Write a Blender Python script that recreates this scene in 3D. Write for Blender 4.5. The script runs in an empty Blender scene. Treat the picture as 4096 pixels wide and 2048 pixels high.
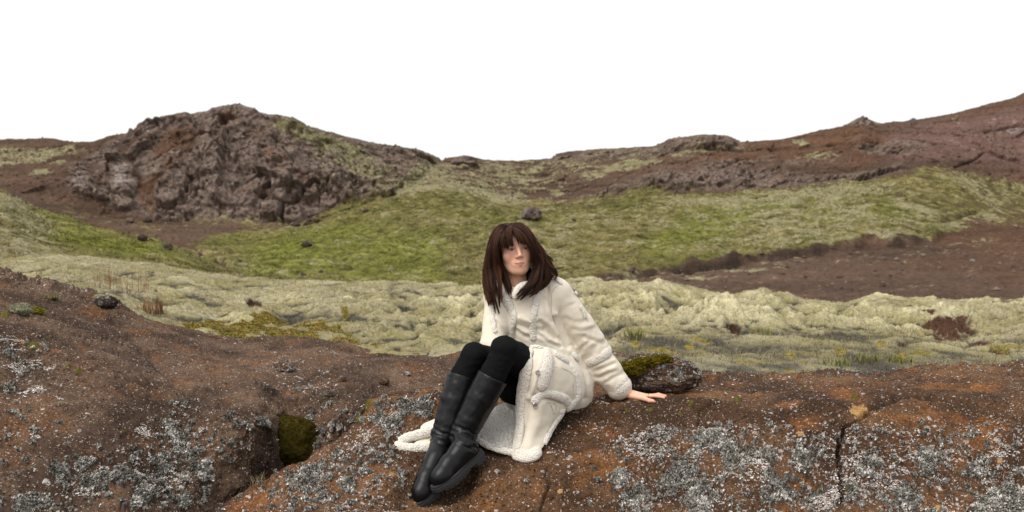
import bpy, math, random
import numpy as np
from math import radians as R

scene = bpy.context.scene
C = scene.collection
RNG = np.random.default_rng(7)
random.seed(7)
CAMZ = 1.6
F32 = np.float32

# ------------------------------------------------------------------ numpy noise
def _hash(ix, iy, iz, s):
    h = (ix.astype(np.uint32) * np.uint32(374761393) + iy.astype(np.uint32) * np.uint32(668265263)
         + iz.astype(np.uint32) * np.uint32(2246822519) + np.uint32((s * 3266489917) & 0xffffffff))
    h = (h ^ (h >> np.uint32(13))) * np.uint32(1274126177)
    h = (h ^ (h >> np.uint32(16))) * np.uint32(2654435761)
    return h ^ (h >> np.uint32(15))

def perlin(P, s=0):
    """gradient noise about -1..1, P is (N,3)"""
    Pf = np.floor(P); I = Pf.astype(np.int64); f = (P - Pf).astype(F32)
    w = f * f * f * (f * (f * 6 - 15) + 10)
    out = np.zeros(len(P), F32)
    for dx in (0, 1):
        wx = w[:, 0] if dx else 1 - w[:, 0]
        for dy in (0, 1):
            wy = w[:, 1] if dy else 1 - w[:, 1]
            for dz in (0, 1):
                wz = w[:, 2] if dz else 1 - w[:, 2]
                h = _hash(I[:, 0] + dx, I[:, 1] + dy, I[:, 2] + dz, s)
                gx = ((h & np.uint32(1023)).astype(F32) / 511.5 - 1)
                gy = (((h >> np.uint32(10)) & np.uint32(1023)).astype(F32) / 511.5 - 1)
                gz = (((h >> np.uint32(20)) & np.uint32(1023)).astype(F32) / 511.5 - 1)
                out += wx * wy * wz * (gx * (f[:, 0] - dx) + gy * (f[:, 1] - dy) + gz * (f[:, 2] - dz))
    return out * 1.5

def fbm(P, s=0, octaves=4, gain=0.5, lac=2.03):
    a, out, tot = 1.0, np.zeros(len(P), F32), 0.0
    for k in range(octaves):
        out += a * perlin(P * (lac ** k) + 17.3 * k, s + k); tot += a; a *= gain
    return out / tot * 1.4

def ridged(P, s=0, octaves=4, gain=0.5, lac=2.1):
    a, out, tot = 1.0, np.zeros(len(P), F32), 0.0
    for k in range(octaves):
        out += a * (1 - np.abs(perlin(P * (lac ** k) + 9.1 * k, s + k)) * 2); tot += a; a *= gain
    return out / tot

def worley(P, s=0):
    """F1, F2 distances and a random number per nearest cell"""
    Pf = np.floor(P); I = Pf.astype(np.int64); f = (P - Pf).astype(F32)
    f1 = np.full(len(P), 9, F32); f2 = np.full(len(P), 9, F32); rid = np.zeros(len(P), F32)
    for dx in (-1, 0, 1):
        for dy in (-1, 0, 1):
            for dz in (-1, 0, 1):
                h = _hash(I[:, 0] + dx, I[:, 1] + dy, I[:, 2] + dz, s)
                a = (h & np.uint32(1023)).astype(F32) / 1023
                b = ((h >> np.uint32(10)) & np.uint32(1023)).astype(F32) / 1023
                c = ((h >> np.uint32(20)) & np.uint32(1023)).astype(F32) / 1023
                d = (f[:, 0] - dx - a) ** 2 + (f[:, 1] - dy - b) ** 2 + (f[:, 2] - dz - c) ** 2
                near = d < f1
                f2 = np.where(near, f1, np.minimum(f2, d)); f1 = np.where(near, d, f1)
                rid = np.where(near, ((h * np.uint32(2654435761)) >> np.uint32(8)).astype(F32) / 16777216.0, rid)
    return np.sqrt(f1), np.sqrt(f2), rid

def facets(P, s=0):
    """flat tilted plates, one per cell, meeting in sharp edges"""
    Pf = np.floor(P); I = Pf.astype(np.int64); f = (P - Pf).astype(F32)
    f1 = np.full(len(P), 9, F32); out = np.zeros(len(P), F32)
    for dx in (-1, 0, 1):
        for dy in (-1, 0, 1):
            for dz in (-1, 0, 1):
                h = _hash(I[:, 0] + dx, I[:, 1] + dy, I[:, 2] + dz, s); g = h * np.uint32(2246822519) ^ (h >> np.uint32(7))
                c = [((h >> np.uint32(k)) & np.uint32(1023)).astype(F32) / 1023 for k in (0, 10, 20)]; r = [((g >> np.uint32(k)) & np.uint32(1023)).astype(F32) / 511.5 - 1 for k in (1, 11, 21)]
                e = [f[:, 0] - dx - c[0], f[:, 1] - dy - c[1], f[:, 2] - dz - c[2]]; d = e[0] ** 2 + e[1] ** 2 + e[2] ** 2
                near = d < f1; f1 = np.where(near, d, f1); out = np.where(near, e[0] * r[0] + e[1] * r[1] + e[2] * r[2] + .35 * r[0] * r[2], out)
    return out

def smooth(a, b, x):
    t = np.clip((x - a) / (b - a), 0, 1)
    return t * t * (3 - 2 * t)

def poly_mask(u, v, pts, soft=6.0):
    """1 inside the outline pts, falling to 0 over +-soft"""
    pts = np.array(pts, float); n = len(pts)
    d = np.full(u.shape, 1e9); inside = np.zeros(u.shape, bool)
    for i in range(n):
        (x1, y1), (x2, y2) = pts[i], pts[(i + 1) % n]
        ex, ey = x2 - x1, y2 - y1
        t = np.clip(((u - x1) * ex + (v - y1) * ey) / (ex * ex + ey * ey + 1e-9), 0, 1)
        d = np.minimum(d, np.hypot(u - x1 - t * ex, v - y1 - t * ey))
        if y1 != y2:
            cr = ((y1 > v) != (y2 > v)) & (u < (x2 - x1) * (v - y1) / (y2 - y1) + x1)
            inside ^= cr
    sd = np.where(inside, d, -d)
    return smooth(-soft, soft, sd).astype(F32)

def line_dist(u, v, pts):
    d = np.full(u.shape, 1e9)
    for (x1, y1), (x2, y2) in zip(pts[:-1], pts[1:]):
        ex, ey = x2 - x1, y2 - y1
        t = np.clip(((u - x1) * ex + (v - y1) * ey) / (ex * ex + ey * ey + 1e-9), 0, 1)
        d = np.minimum(d, np.hypot(u - x1 - t * ex, v - y1 - t * ey))
    return d

def curve(pts):
    a = np.array(pts, float)
    return lambda x: np.interp(x, a[:, 0], a[:, 1])

def gauss1(A, sig, axis):
    if sig <= 0: return A
    r = int(3 * sig + 1); k = np.exp(-0.5 * (np.arange(-r, r + 1) / sig) ** 2); k /= k.sum()
    A = np.moveaxis(A, axis, 0)
    P = np.concatenate([np.repeat(A[:1], r, 0), A, np.repeat(A[-1:], r, 0)])
    out = sum(k[i] * P[i:i + len(A)] for i in range(2 * r + 1))
    return np.moveaxis(out, 0, axis)

def pix(u, v, y):
    """the point seen at (u, v) of the 1024x512 frame, y metres in front of the camera"""
    return np.array([(u - 512) / 1024 * y, y, CAMZ - (v - 256) / 1024 * y])

# ------------------------------------------------------------------ mesh helpers
def mesh_from(name, V, Fs, mat=None, parent=None, smooth_shade=True, attrs=None, loc=None):
    """V (N,3) world coordinates, Fs list of (M,k) index arrays; ONE mesh object. attrs: name -> (N,) or (N,4)"""
    V = np.asarray(V, np.float32)
    if not isinstance(Fs, (list, tuple)): Fs = [Fs]
    Fs = [np.asarray(f, np.int32) for f in Fs if len(f)]
    me = bpy.data.meshes.new(name)
    if loc is None: loc = np.zeros(3, np.float32)
    me.vertices.add(len(V)); me.vertices.foreach_set('co', (V - np.asarray(loc, np.float32)).ravel())
    nl = sum(f.size for f in Fs); nf = sum(len(f) for f in Fs)
    me.loops.add(nl); me.polygons.add(nf)
    me.loops.foreach_set('vertex_index', np.concatenate([f.ravel() for f in Fs]))
    tot = np.concatenate([np.full(len(f), f.shape[1], np.int32) for f in Fs])
    st = np.concatenate([[0], np.cumsum(tot)[:-1]]).astype(np.int32)
    me.polygons.foreach_set('loop_start', st)
    me.polygons.foreach_set('loop_total', tot) if False else None
    me.update(calc_edges=True); me.validate()
    me.polygons.foreach_set('use_smooth', np.full(len(me.polygons), smooth_shade))
    for k, a in (attrs or {}).items():
        a = np.asarray(a, np.float32)
        if len(me.vertices) != len(a): continue
        if a.ndim == 1:
            at = me.attributes.new(k, 'FLOAT', 'POINT'); at.data.foreach_set('value', a)
        else:
            at = me.attributes.new(k, 'FLOAT_COLOR', 'POINT'); at.data.foreach_set('color', a.ravel())
    o = bpy.data.objects.new(name, me); C.objects.link(o)
    o.location = tuple(float(x) for x in loc)
    if mat: me.materials.append(mat)
    if parent:
        o.parent = parent
        o.location = tuple(float(a - b) for a, b in zip(loc, parent.location))
    return o

def tag(o, label=None, cat=None, group=None, kind=None):
    if label: o['label'] = label
    if cat: o['category'] = cat
    if group: o['group'] = group
    if kind: o['kind'] = kind
    return o

def empty(name, loc):
    o = bpy.data.objects.new(name, None); C.objects.link(o); o.location = tuple(float(x) for x in loc)
    o.empty_display_size = 0.2
    return o

def grid_faces(nr, nc, wrap=False):
    i = np.arange(nr - 1)[:, None] * nc
    if wrap:
        j = np.arange(nc)[None]; j2 = (j + 1) % nc
    else:
        j = np.arange(nc - 1)[None]; j2 = j + 1
    return np.stack([i + j, i + j2, i + nc + j2, i + nc + j], -1).reshape(-1, 4)

def normals_of(V, nr, nc):
    G = V.reshape(nr, nc, 3)
    du = np.gradient(G, axis=1); dr = np.gradient(G, axis=0)
    n = np.cross(du, dr); n /= np.linalg.norm(n, axis=-1, keepdims=True) + 1e-9
    n = n.reshape(-1, 3)
    n[n[:, 2] < 0] *= -1
    return n

def columns(us, prof, rows, sig_t=2.0, sig_u=3.0):
    """terrain seen as columns: prof = list of (y(u), v(u)) functions from near to far.
    rows = how many rows between each two of them. Returns V, u, v flat arrays and the grid size."""
    Y = np.stack([p[0](us) for p in prof]); Vv = np.stack([p[1](us) for p in prof])
    Z = CAMZ - (Vv - 256) / 1024 * Y
    tY, tZ = [], []
    for k, n in enumerate(rows):
        t = np.linspace(0, 1, n, endpoint=False)[:, None]
        tY.append(Y[k] * (1 - t) + Y[k + 1] * t); tZ.append(Z[k] * (1 - t) + Z[k + 1] * t)
    tY.append(Y[-1:]); tZ.append(Z[-1:])
    Yg = np.concatenate(tY); Zg = np.concatenate(tZ)
    st = sig_t if isinstance(sig_t, (int, float)) else 0
    Yg = gauss1(gauss1(Yg, st, 0), sig_u, 1); Zg = gauss1(gauss1(Zg, st, 0), sig_u, 1)
    Xg = (us[None] - 512) / 1024 * Yg
    V = np.stack([Xg, Yg, Zg], -1).reshape(-1, 3)
    ug = np.broadcast_to(us[None], Yg.shape).ravel().astype(float)
    vg = (256 + (CAMZ - Zg) / Yg * 1024).ravel()
    return V, ug, vg, Yg.shape

def span(a, b, fine, coarse=2.5):
    """columns fine in the frame, wider apart outside it"""
    lo, hi = max(a, -25), min(b, 1049)
    return np.concatenate([np.arange(a, lo, coarse), np.arange(lo, hi, fine), np.arange(hi, b, coarse)])

def K(c):
    return lambda u: np.full(np.shape(u), float(c))

# ------------------------------------------------------------------ materials
def billow(P, s=0, octaves=3, gain=0.5):
    a, out, tot = 1.0, np.zeros(len(P), F32), 0.0
    for k in range(octaves):
        out += a * np.abs(perlin(P * (2.1 ** k) + 5.7 * k, s + k)); tot += a; a *= gain
    return out / tot * 2.2

class NT:
    """short-hand for building a node material"""
    def __init__(s, name):
        s.m = bpy.data.materials.new(name); s.m.use_nodes = True
        s.t = s.m.node_tree; s.n = s.t.nodes; s.l = s.t.links
        s.n.clear()
        s.out = s.n.new('ShaderNodeOutputMaterial')
        s.b = s.n.new('ShaderNodeBsdfPrincipled'); s.l.new(s.b.outputs[0], s.out.inputs[0])
        s.b.inputs['Roughness'].default_value = 0.9
        s.b.inputs['Specular IOR Level'].default_value = 0.2
    def _set(s, sock, v):
        if hasattr(v, 'is_output') or isinstance(v, bpy.types.NodeSocket): s.l.new(v, sock)
        elif v is not None:
            if sock.type == 'RGBA' and len(v) == 3: v = (*v, 1)
            sock.default_value = v
    def inp(s, name, v): s._set(s.b.inputs[name], v)
    def coord(s, kind='Object'):
        return s.n.new('ShaderNodeTexCoord').outputs[kind]
    def mapping(s, vec, scale):
        n = s.n.new('ShaderNodeMapping'); s.l.new(vec, n.inputs[0]); n.inputs['Scale'].default_value = scale
        return n.outputs[0]
    def noise(s, vec, scale, detail=4, rough=0.55, dist=0.0, out='Fac'):
        n = s.n.new('ShaderNodeTexNoise'); s.l.new(vec, n.inputs['Vector'])
        n.inputs['Scale'].default_value = scale; n.inputs['Detail'].default_value = detail
        n.inputs['Roughness'].default_value = rough; n.inputs['Distortion'].default_value = dist
        return n.outputs[out]
    def vor(s, vec, scale, feature='F1', out='Distance', rand=1.0):
        n = s.n.new('ShaderNodeTexVoronoi'); n.feature = feature; s.l.new(vec, n.inputs['Vector'])
        n.inputs['Scale'].default_value = scale; n.inputs['Randomness'].default_value = rand
        return n.outputs[out]
    def ramp(s, fac, stops, interp='LINEAR'):
        n = s.n.new('ShaderNodeValToRGB'); s.l.new(fac, n.inputs[0]); cr = n.color_ramp; cr.interpolation = interp
        while len(cr.elements) < len(stops): cr.elements.new(0.5)
        for e, (p, c) in zip(cr.elements, stops):
            e.position = p; e.color = (c, c, c, 1) if isinstance(c, (int, float)) else (*c, 1)
        return n.outputs[0]
    def math(s, op, a, b=None, c=None, clamp=False):
        n = s.n.new('ShaderNodeMath'); n.operation = op; n.use_clamp = clamp
        s._set(n.inputs[0], a)
        if b is not None: s._set(n.inputs[1], b)
        if c is not None: s._set(n.inputs[2], c)
        return n.outputs[0]
    def step(s, x, a, b):
        n = s.n.new('ShaderNodeMapRange'); n.interpolation_type = 'SMOOTHSTEP'
        s._set(n.inputs[0], x); n.inputs[1].default_value = a; n.inputs[2].default_value = b
        return n.outputs[0]
    def mix(s, fac, a, b, blend='MIX'):
        n = s.n.new('ShaderNodeMix'); n.data_type = 'RGBA'; n.blend_type = blend; n.clamp_factor = True
        s._set(n.inputs[0], fac); s._set(n.inputs[6], a); s._set(n.inputs[7], b)
        return n.outputs[2]
    def attr(s, name, out='Fac'):
        n = s.n.new('ShaderNodeAttribute'); n.attribute_name = name
        return n.outputs[out]
    def rgb(s, name):
        n = s.n.new('ShaderNodeSeparateColor'); s.l.new(s.attr(name, 'Color'), n.inputs[0])
        return n.outputs[0], n.outputs[1], n.outputs[2]
    def hsv(s, col, h=0.5, sat=1.0, val=1.0):
        n = s.n.new('ShaderNodeHueSaturation'); s._set(n.inputs['Color'], col)
        s._set(n.inputs['Hue'], h); s._set(n.inputs['Saturation'], sat); s._set(n.inputs['Value'], val)
        return n.outputs[0]
    def bump(s, height, dist=0.01, strength=1.0, normal=None):
        n = s.n.new('ShaderNodeBump'); s._set(n.inputs['Height'], height)
        n.inputs['Distance'].default_value = dist; n.inputs['Strength'].default_value = strength
        if normal is not None: s.l.new(normal, n.inputs['Normal'])
        return n.outputs[0]

def simple_mat(name, col, rough=0.7, spec=0.3, bump_scale=0, bump_d=0.001, var=0.1):
    m = NT(name); co = m.coord()
    n = m.noise(co, 30, 5)
    c2 = tuple(x * (1 - var) for x in col); c1 = tuple(min(1, x * (1 + var)) for x in col)
    m.inp('Base Color', m.mix(n, c2, c1)); m.inp('Roughness', rough); m.inp('Specular IOR Level', spec)
    if bump_scale: m.inp('Normal', m.bump(m.noise(co, bump_scale, 4), bump_d))
    return m.m

# ------------------------------------------------------------------ camera, sky, light
cam_d = bpy.data.cameras.new('camera'); cam = bpy.data.objects.new('camera', cam_d); C.objects.link(cam)
cam.location = (0, 0, CAMZ); cam.rotation_euler = (R(90), 0, 0)
cam_d.sensor_width = 36; cam_d.lens = 36; cam_d.clip_start = 0.1; cam_d.clip_end = 3000
cam_d.dof.use_dof = True; cam_d.dof.focus_distance = 4.95; cam_d.dof.aperture_fstop = 4.0
scene.camera = cam

SUN_EL, SUN_AZ = 54, 222          # azimuth measured from +Y clockwise: behind the camera, to its left
w = bpy.data.worlds.new('World'); scene.world = w; w.use_nodes = True
nt = w.node_tree; nt.nodes.clear()
sky = nt.nodes.new('ShaderNodeTexSky'); sky.sky_type = 'NISHITA'; sky.sun_disc = False
sky.sun_elevation = R(SUN_EL); sky.sun_rotation = R(SUN_AZ); sky.air_density = 1.0; sky.dust_density = 4.0
bg1 = nt.nodes.new('ShaderNodeBackground'); bg1.inputs[1].default_value = 0.05
nt.links.new(sky.outputs[0], bg1.inputs[0])
bg2 = nt.nodes.new('ShaderNodeBackground'); bg2.inputs[0].default_value = (1.0, 0.985, 0.955, 1); bg2.inputs[1].default_value = 0.66
add = nt.nodes.new('ShaderNodeAddShader'); wo = nt.nodes.new('ShaderNodeOutputWorld')
nt.links.new(bg1.outputs[0], add.inputs[0]); nt.links.new(bg2.outputs[0], add.inputs[1]); nt.links.new(add.outputs[0], wo.inputs[0])
sd = bpy.data.lights.new('sun', 'SUN'); sd.energy = 1.7; sd.angle = R(40); sd.color = (1.0, 0.965, 0.92)
sun = bpy.data.objects.new('sun', sd); C.objects.link(sun); sun.location = (-8, -10, 20)
sun.rotation_euler = (R(90 - SUN_EL), 0, R(180 - SUN_AZ) if False else R(-(SUN_AZ - 180)))
vs = scene.view_settings; vs.view_transform = 'Standard'; vs.look = 'None'; vs.exposure = 0.42; vs.gamma = 1
scene.display_settings.display_device = 'sRGB'
scene.render.film_transparent = False
scene.cycles.max_bounces = 6; scene.cycles.diffuse_bounces = 3
# ================================================================== TERRAIN
def rock_mat(name, base_d, base_l, rust):
    """porous volcanic tuff; attribute 'lichen' = grey, white, orange, moss cover (real growth with its own outline)"""
    m = NT(name); co = m.coord()
    big = m.noise(co, 1.7, 5, 0.6); mid = m.noise(co, 11, 5, 0.65); fine = m.noise(co, 85, 4, 0.7)
    col = m.mix(m.step(big, 0.36, 0.66), base_d, base_l)
    col = m.mix(m.math('MULTIPLY', m.step(m.noise(co, 3.1, 4, 0.6, 0.4), 0.5, 0.68), 0.75), col, rust)
    col = m.mix(1.0, col, m.ramp(mid, [(0.25, 0.62), (0.5, 1.0), (0.78, 1.3)]), 'MULTIPLY')
    col = m.mix(1.0, col, m.ramp(fine, [(0.28, 0.45), (0.5, 1.0), (0.75, 1.5)]), 'MULTIPLY')
    pit = m.vor(co, 46); psel = m.math('MULTIPLY', m.step(pit, 0.30, 0.12), m.step(m.noise(co, 13, 3, .6), 0.5, 0.62)); col = m.mix(psel, col, tuple(x * .35 for x in base_d))
    col = m.mix(m.math('MULTIPLY', m.step(m.noise(co, 5.5, 6, 0.75), 0.52, 0.66), 0.7), col, tuple(x * .55 for x in base_d))
    grit = m.vor(co, 95, out='Color'); gs = m.n.new('ShaderNodeSeparateColor'); m.l.new(grit, gs.inputs[0])
    gd = m.vor(co, 95)
    gsel = m.math('MULTIPLY', m.step(gs.outputs[0], 0.80, 0.84), m.step(gd, 0.42, 0.3))
    col = m.mix(m.math('MULTIPLY', gsel, 0.75), col, (0.36, 0.28, 0.225))
    g, wh, orr = m.rgb('lichen'); mo = m.attr('lichen', 'Alpha')
    fz = m.noise(co, 130, 4, 0.7)
    fz2 = m.noise(co, 55, 5, 0.75)
    def cov(a, lo=0.38, hi=0.60):
        return m.step(m.math('ADD', a, m.math('MULTIPLY', m.math('SUBTRACT', m.math('ADD', fz, fz2), 1.0), 0.9)), lo, hi)
    gc = m.ramp(m.noise(co, 22, 6, 0.8), [(0.32, (0.065, 0.062, 0.053)), (0.5, (0.175, 0.168, 0.148)), (0.68, (0.37, 0.352, 0.315))])
    gc = m.mix(1.0, gc, m.ramp(m.noise(co, 150, 3, 0.7), [(0.32, 0.25), (0.5, 1.0), (0.70, 1.6)]), 'MULTIPLY')
    col = m.mix(cov(g), col, gc)
    wc = m.mix(m.noise(co, 70, 4, .7), (0.30, 0.27, 0.245), (0.76, 0.70, 0.66))
    wn = m.n.new('ShaderNodeVectorMath'); wn.operation = 'MULTIPLY_ADD'; m.l.new(m.noise(co, 60, 3, .6, out='Color'), wn.inputs[0]); wn.inputs[1].default_value = (.022, .022, .022); m.l.new(co, wn.inputs[2])
    wsum = None
    for sc_, k_, r_ in ((62, 1.0, .50), (34, .75, .46), (20, .38, .40), (105, .5, .48)):
        vn = m.n.new('ShaderNodeTexVoronoi'); m.l.new(wn.outputs[0], vn.inputs['Vector']); vn.inputs['Scale'].default_value = sc_
        sp = m.n.new('ShaderNodeSeparateColor'); m.l.new(vn.outputs['Color'], sp.inputs[0])
        on_ = m.math('MULTIPLY', m.math('LESS_THAN', sp.outputs[0], m.math('MULTIPLY', wh, k_)), m.step(m.math('ADD', vn.outputs['Distance'], m.math('MULTIPLY', sp.outputs[1], .22)), r_, r_ - .12))
        wsum = on_ if wsum is None else m.math('MAXIMUM', wsum, on_)
    wcov = m.math('MULTIPLY', wsum, m.ramp(fz2, [(.36, .25), (.5, 1.0)]))
    col = m.mix(wcov, col, wc)
    col = m.mix(cov(orr), col, m.mix(mid, (0.34, 0.16, 0.05), (0.46, 0.29, 0.12)))
    col = m.mix(cov(mo), col, m.mix(fine, (0.028, 0.025, 0.004), (0.16, 0.14, 0.02)))
    m.inp('Base Color', col); m.inp('Roughness', 0.95); m.inp('Specular IOR Level', 0.1)
    h = m.math('ADD', m.math('MULTIPLY', mid, 1.4), m.math('MULTIPLY', fine, 0.7))
    h = m.math('ADD', h, m.math('MULTIPLY', m.step(pit, 0.35, 0.1), -0.5))
    h = m.math('ADD', h, m.math('MULTIPLY', m.math('ADD', cov(g), wcov), m.math('MULTIPLY', fz, 0.8)))
    m.inp('Normal', m.bump(h, 0.014, 0.9))
    return m.m

M_ROCK = rock_mat('rust_tuff', (0.055, 0.031, 0.019), (0.160, 0.085, 0.042), (0.225, 0.090, 0.027))
M_ROCK2 = rock_mat('brown_tuff', (0.056, 0.035, 0.024), (0.148, 0.094, 0.061), (0.150, 0.068, 0.029))

def blobs(u, v, lst, asp=0.8):
    m = np.zeros(u.shape, F32)
    for (a, b, r) in lst:
        d = np.hypot(u - a, (v - b) / asp) / r
        m = np.maximum(m, np.clip(1.25 - d, 0, 1))
    return m

def lichen_cover(P, dens_g, dens_w, orange, moss, seed):
    """grey / white / orange / moss cover per vertex from density maps"""
    a = fbm(P * 9, seed, 5, 0.62) * 0.50 + fbm(P * 30, seed + 3, 4, 0.65) * 0.45
    g = 0.95 * smooth(0.44, 0.66, a + dens_g)
    wh = np.clip(dens_w * 1.05 - .10 + .34 * fbm(P * 7, seed + 11, 4, .6), .006 + .05 * dens_w, 1)
    f1c, _, ridc = worley(P * 30, seed + 13)
    gs = ((ridc < dens_g * 0.75) & (f1c < 0.44)).astype(F32) * 0.85
    g = np.maximum(g, gs)
    f1d, _, ridd = worley(P * 14, seed + 15)
    orr = np.maximum(orange, ((ridd < 0.010) & (f1d < 0.25)).astype(F32) * 0.8)
    mo = np.maximum(moss, 0)
    return np.stack([g, wh, orr, mo], -1).astype(F32)

LICH = []
def build_rock(name, us, prof, rows, mat, seed, dens, dig, label, loc, sig_t=4, sig_u=7):
    V, u, v, (nr, nc) = columns(us, prof, rows, sig_t, sig_u)
    n = normals_of(V, nr, nc)
    keep = smooth(0, 40, u - us[0]) * 0 + 1
    d = 0.055 * fbm(V * 1.6, seed, 4) + 0.022 * fbm(V * 6, seed + 20, 4, 0.55) + 0.010 * fbm(V * 24, seed + 30, 4, 0.65) + 0.010 * (ridged(V * 9, seed + 31, 3) - .4)
    wa, wb, wr = worley(V * np.array([1.5, 1.5, 1.9]) + .35 * fbm(V * 3, seed + 70, 3)[:, None], seed + 71)
    d -= .022 * np.exp(-((wb - wa) / .022) ** 2) * smooth(.1, .4, fbm(V * 1.3, seed + 72, 3))
    dg, dw, orr, mo, rough = dens(u, v)
    fk = np.clip(rough, 0, 1) * (1 - poly_mask(u, v, [(385, 405), (600, 395), (600, 470), (480, 512), (385, 512)], 10))
    d += fk * (.026 * facets(V * np.array([4, 4, 5]), seed + 73) + .012 * facets(V * 11, seed + 74)) + .003 * facets(V * 14, seed + 75)
    d += rough * (0.035 * ridged(V * 5, seed + 40, 4, 0.55) - 0.01)
    d += dig(u, v, V)
    L = lichen_cover(V, dg, dw, orr, mo, seed + 50)
    f1, _, _ = worley(V * 55, seed + 60)
    d += L[:, 0] * (0.004 + 0.014 * (1 - f1)) + L[:, 3] * (0.010 + 0.01 * (1 - f1))
    V2 = V + n * d[:, None]
    LICH.append((V2, n, L, u, v))
    o = mesh_from(name, V2, grid_faces(nr, nc), mat, None, True, {'lichen': L}, loc)
    tag(o, label, 'rock')
    return V2.reshape(nr, nc, 3), u.reshape(nr, nc), v.reshape(nr, nc)

# ---------------------------------------------------------- the rock she sits on
r_us = span(120, 1560, 0.8, 2)
c_v = curve([(110, 572), (215, 514), (258, 480), (278, 470), (302, 459), (330, 441), (352, 430), (362, 419), (368, 414), (378, 410), (433, 406), (470, 405),
             (550, 408), (590, 408), (615, 404), (660, 403), (720, 409), (760, 411), (850, 408), (1024, 402), (1230, 398)])
c_y = curve([(110, 4.3), (215, 4.55), (258, 4.72), (302, 4.85), (330, 4.9), (366, 4.98), (433, 5.02), (550, 5.0), (615, 5.03), (660, 5.03), (760, 4.9), (1024, 4.95), (1230, 5.0)])
b_v = curve([(110, 640), (215, 560), (302, 500), (330, 470), (366, 432), (433, 403), (470, 397), (560, 390), (620, 384), (700, 371), (751, 372.5), (795, 374), (870, 375.6),
             (894, 370), (934, 365), (962, 360.5), (1024, 360), (1230, 358)])
b_y = curve([(110, 4.6), (302, 5.0), (366, 5.12), (433, 5.3), (470, 5.5), (560, 5.8), (620, 6.1), (700, 6.5), (1230, 6.6)])
r_prof = [(curve([(110, 3.1), (500, 3.4), (1230, 3.3)]), K(700)),
          (curve([(110, 3.6), (300, 4.05), (460, 4.42), (560, 4.35), (700, 4.18), (1024, 4.2), (1230, 4.2)]), curve([(110, 640), (215, 580), (300, 530), (430, 514), (1230, 514)])),
          (lambda u: c_y(u) - 0.07, lambda u: c_v(u) + 9),
          (lambda u: c_y(u) + 0.07, lambda u: c_v(u) - np.where(u < 420, -1.0, 4.0)),
          (b_y, b_v),
          (lambda u: b_y(u) + 0.12, lambda u: b_v(u) + 12),
          (lambda u: b_y(u) + 0.35, lambda u: b_v(u) + 90)]
CRACK = [[(841, 500), (841, 479), (839, 455), (841, 437), (845, 428), (865, 415), (876, 404), (900, 399), (922, 397), (950, 402)],
         [(270, 470), (262, 490), (240, 505)], [(560, 470), (595, 466), (630, 470)], [(520, 495), (560, 500), (600, 498)], [(940, 480), (960, 500), (990, 505)]]
R_PATCH = [(720, 437, 21), (727, 461, 22), (679, 479, 24), (620, 479, 14), (804, 461, 13), (920, 464, 18), (872, 468, 14), (1014, 496, 22), (993, 503, 18), (308, 478, 22), (376, 453, 15),
           (346, 483, 12), (340, 455, 8), (315, 470, 14), (292, 482, 10), (325, 500, 12), (366, 475, 9), (700, 448, 14), (662, 437, 10), (760, 455, 16), (780, 490, 20), (640, 500, 20),
           (700, 505, 24), (900, 500, 18), (975, 470, 12), (850, 495, 14), (420, 462, 8), (400, 470, 7), (396, 432, 9), (430, 415, 10), (560, 480, 6), (590, 460, 5), (525, 485, 5)]
def r_dens(u, v):
    face = smooth(418, 440, v) * smooth(560, 640, u)
    leftf = smooth(440, 380, u) * smooth(0, 14, v - c_v(u))
    dg = 0.0 + 0.34 * face + 0.26 * leftf + 0.42 * blobs(u, v, R_PATCH) - 0.05 * smooth(540, 480, u) * smooth(440, 500, u)
    rim = smooth(10, 0, np.abs(v - b_v(u) - 4)) * (u > 380)
    dg = dg + 0.22 * rim + 0.3 * poly_mask(u, v, [(362, 413), (440, 405), (470, 405), (440, 416), (372, 430)], 5)
    dw = 0.13 + 0.30 * face + 0.22 * leftf + 0.06 * rim + 0.1 * blobs(u, v, [(668, 445, 20), (690, 470, 20), (640, 440, 14), (1020, 440, 20), (1005, 460, 18), (830, 415, 16), (925, 402, 8), (770, 430, 20), (655, 455, 15), (364, 466, 10)])
    uw, vw = u + fbm(np.stack([u, v, 0 * u], -1) * .22, 77, 3) * 2.5, v + fbm(np.stack([u, v, 0 * u], -1) * .22, 78, 3) * 1.5
    ck = np.exp(-(line_dist(u, v, CRACK[0]) / 5) ** 2); dg = dg - .5 * ck
    orr = blobs(uw, vw, [(858, 411, 10), (863, 408, 6), (800, 432, 4), (366, 470, 6), (392, 474, 5), (938, 507, 6), (560, 492, 3), (1000, 460, 5)], 0.7)
    mo = blobs(u, v, [(371, 414, 7), (381, 409, 5), (650, 412, 4), (627, 411, 3), (691, 406, 3.5), (737, 404, 3.5), (680, 416, 3), (735, 466, 3), (590, 438, 2.5), (848, 494, 5), (362, 424, 3), (855, 400, 3), (321, 484, 2.5)], 0.6)
    rough = 0.5 * face + 0.3 * leftf + rim * 0.6
    return dg, dw, orr, mo, rough
def r_dig(u, v, V):
    d = np.zeros(u.shape, F32)
    wob = fbm(V * 14, 301, 3) * 3
    for i, c in enumerate(CRACK):
        ld = line_dist(u + wob, v + wob * .6, c)
        d -= (0.08 if i == 0 else 0.02) * np.exp(-(ld / (1.8 if i == 0 else 2.0)) ** 2)
    d -= 0.05 * poly_mask(u, v, [(780, 480), (830, 470), (838, 512), (800, 520)], 10)
    d -= 0.04 * poly_mask(u, v, [(640, 470), (735, 468), (740, 480), (700, 486), (650, 482)], 6)
    d -= 0.055 * poly_mask(u, v, [(398, 484), (430, 470), (470, 470), (478, 482), (445, 504), (400, 506)], 8)
    # low rim of crust at the far left shoulder
    d += 0.035 * poly_mask(u, v, [(362, 411), (378, 402), (445, 399), (470, 402), (440, 411), (376, 418)], 4)
    return d
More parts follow.
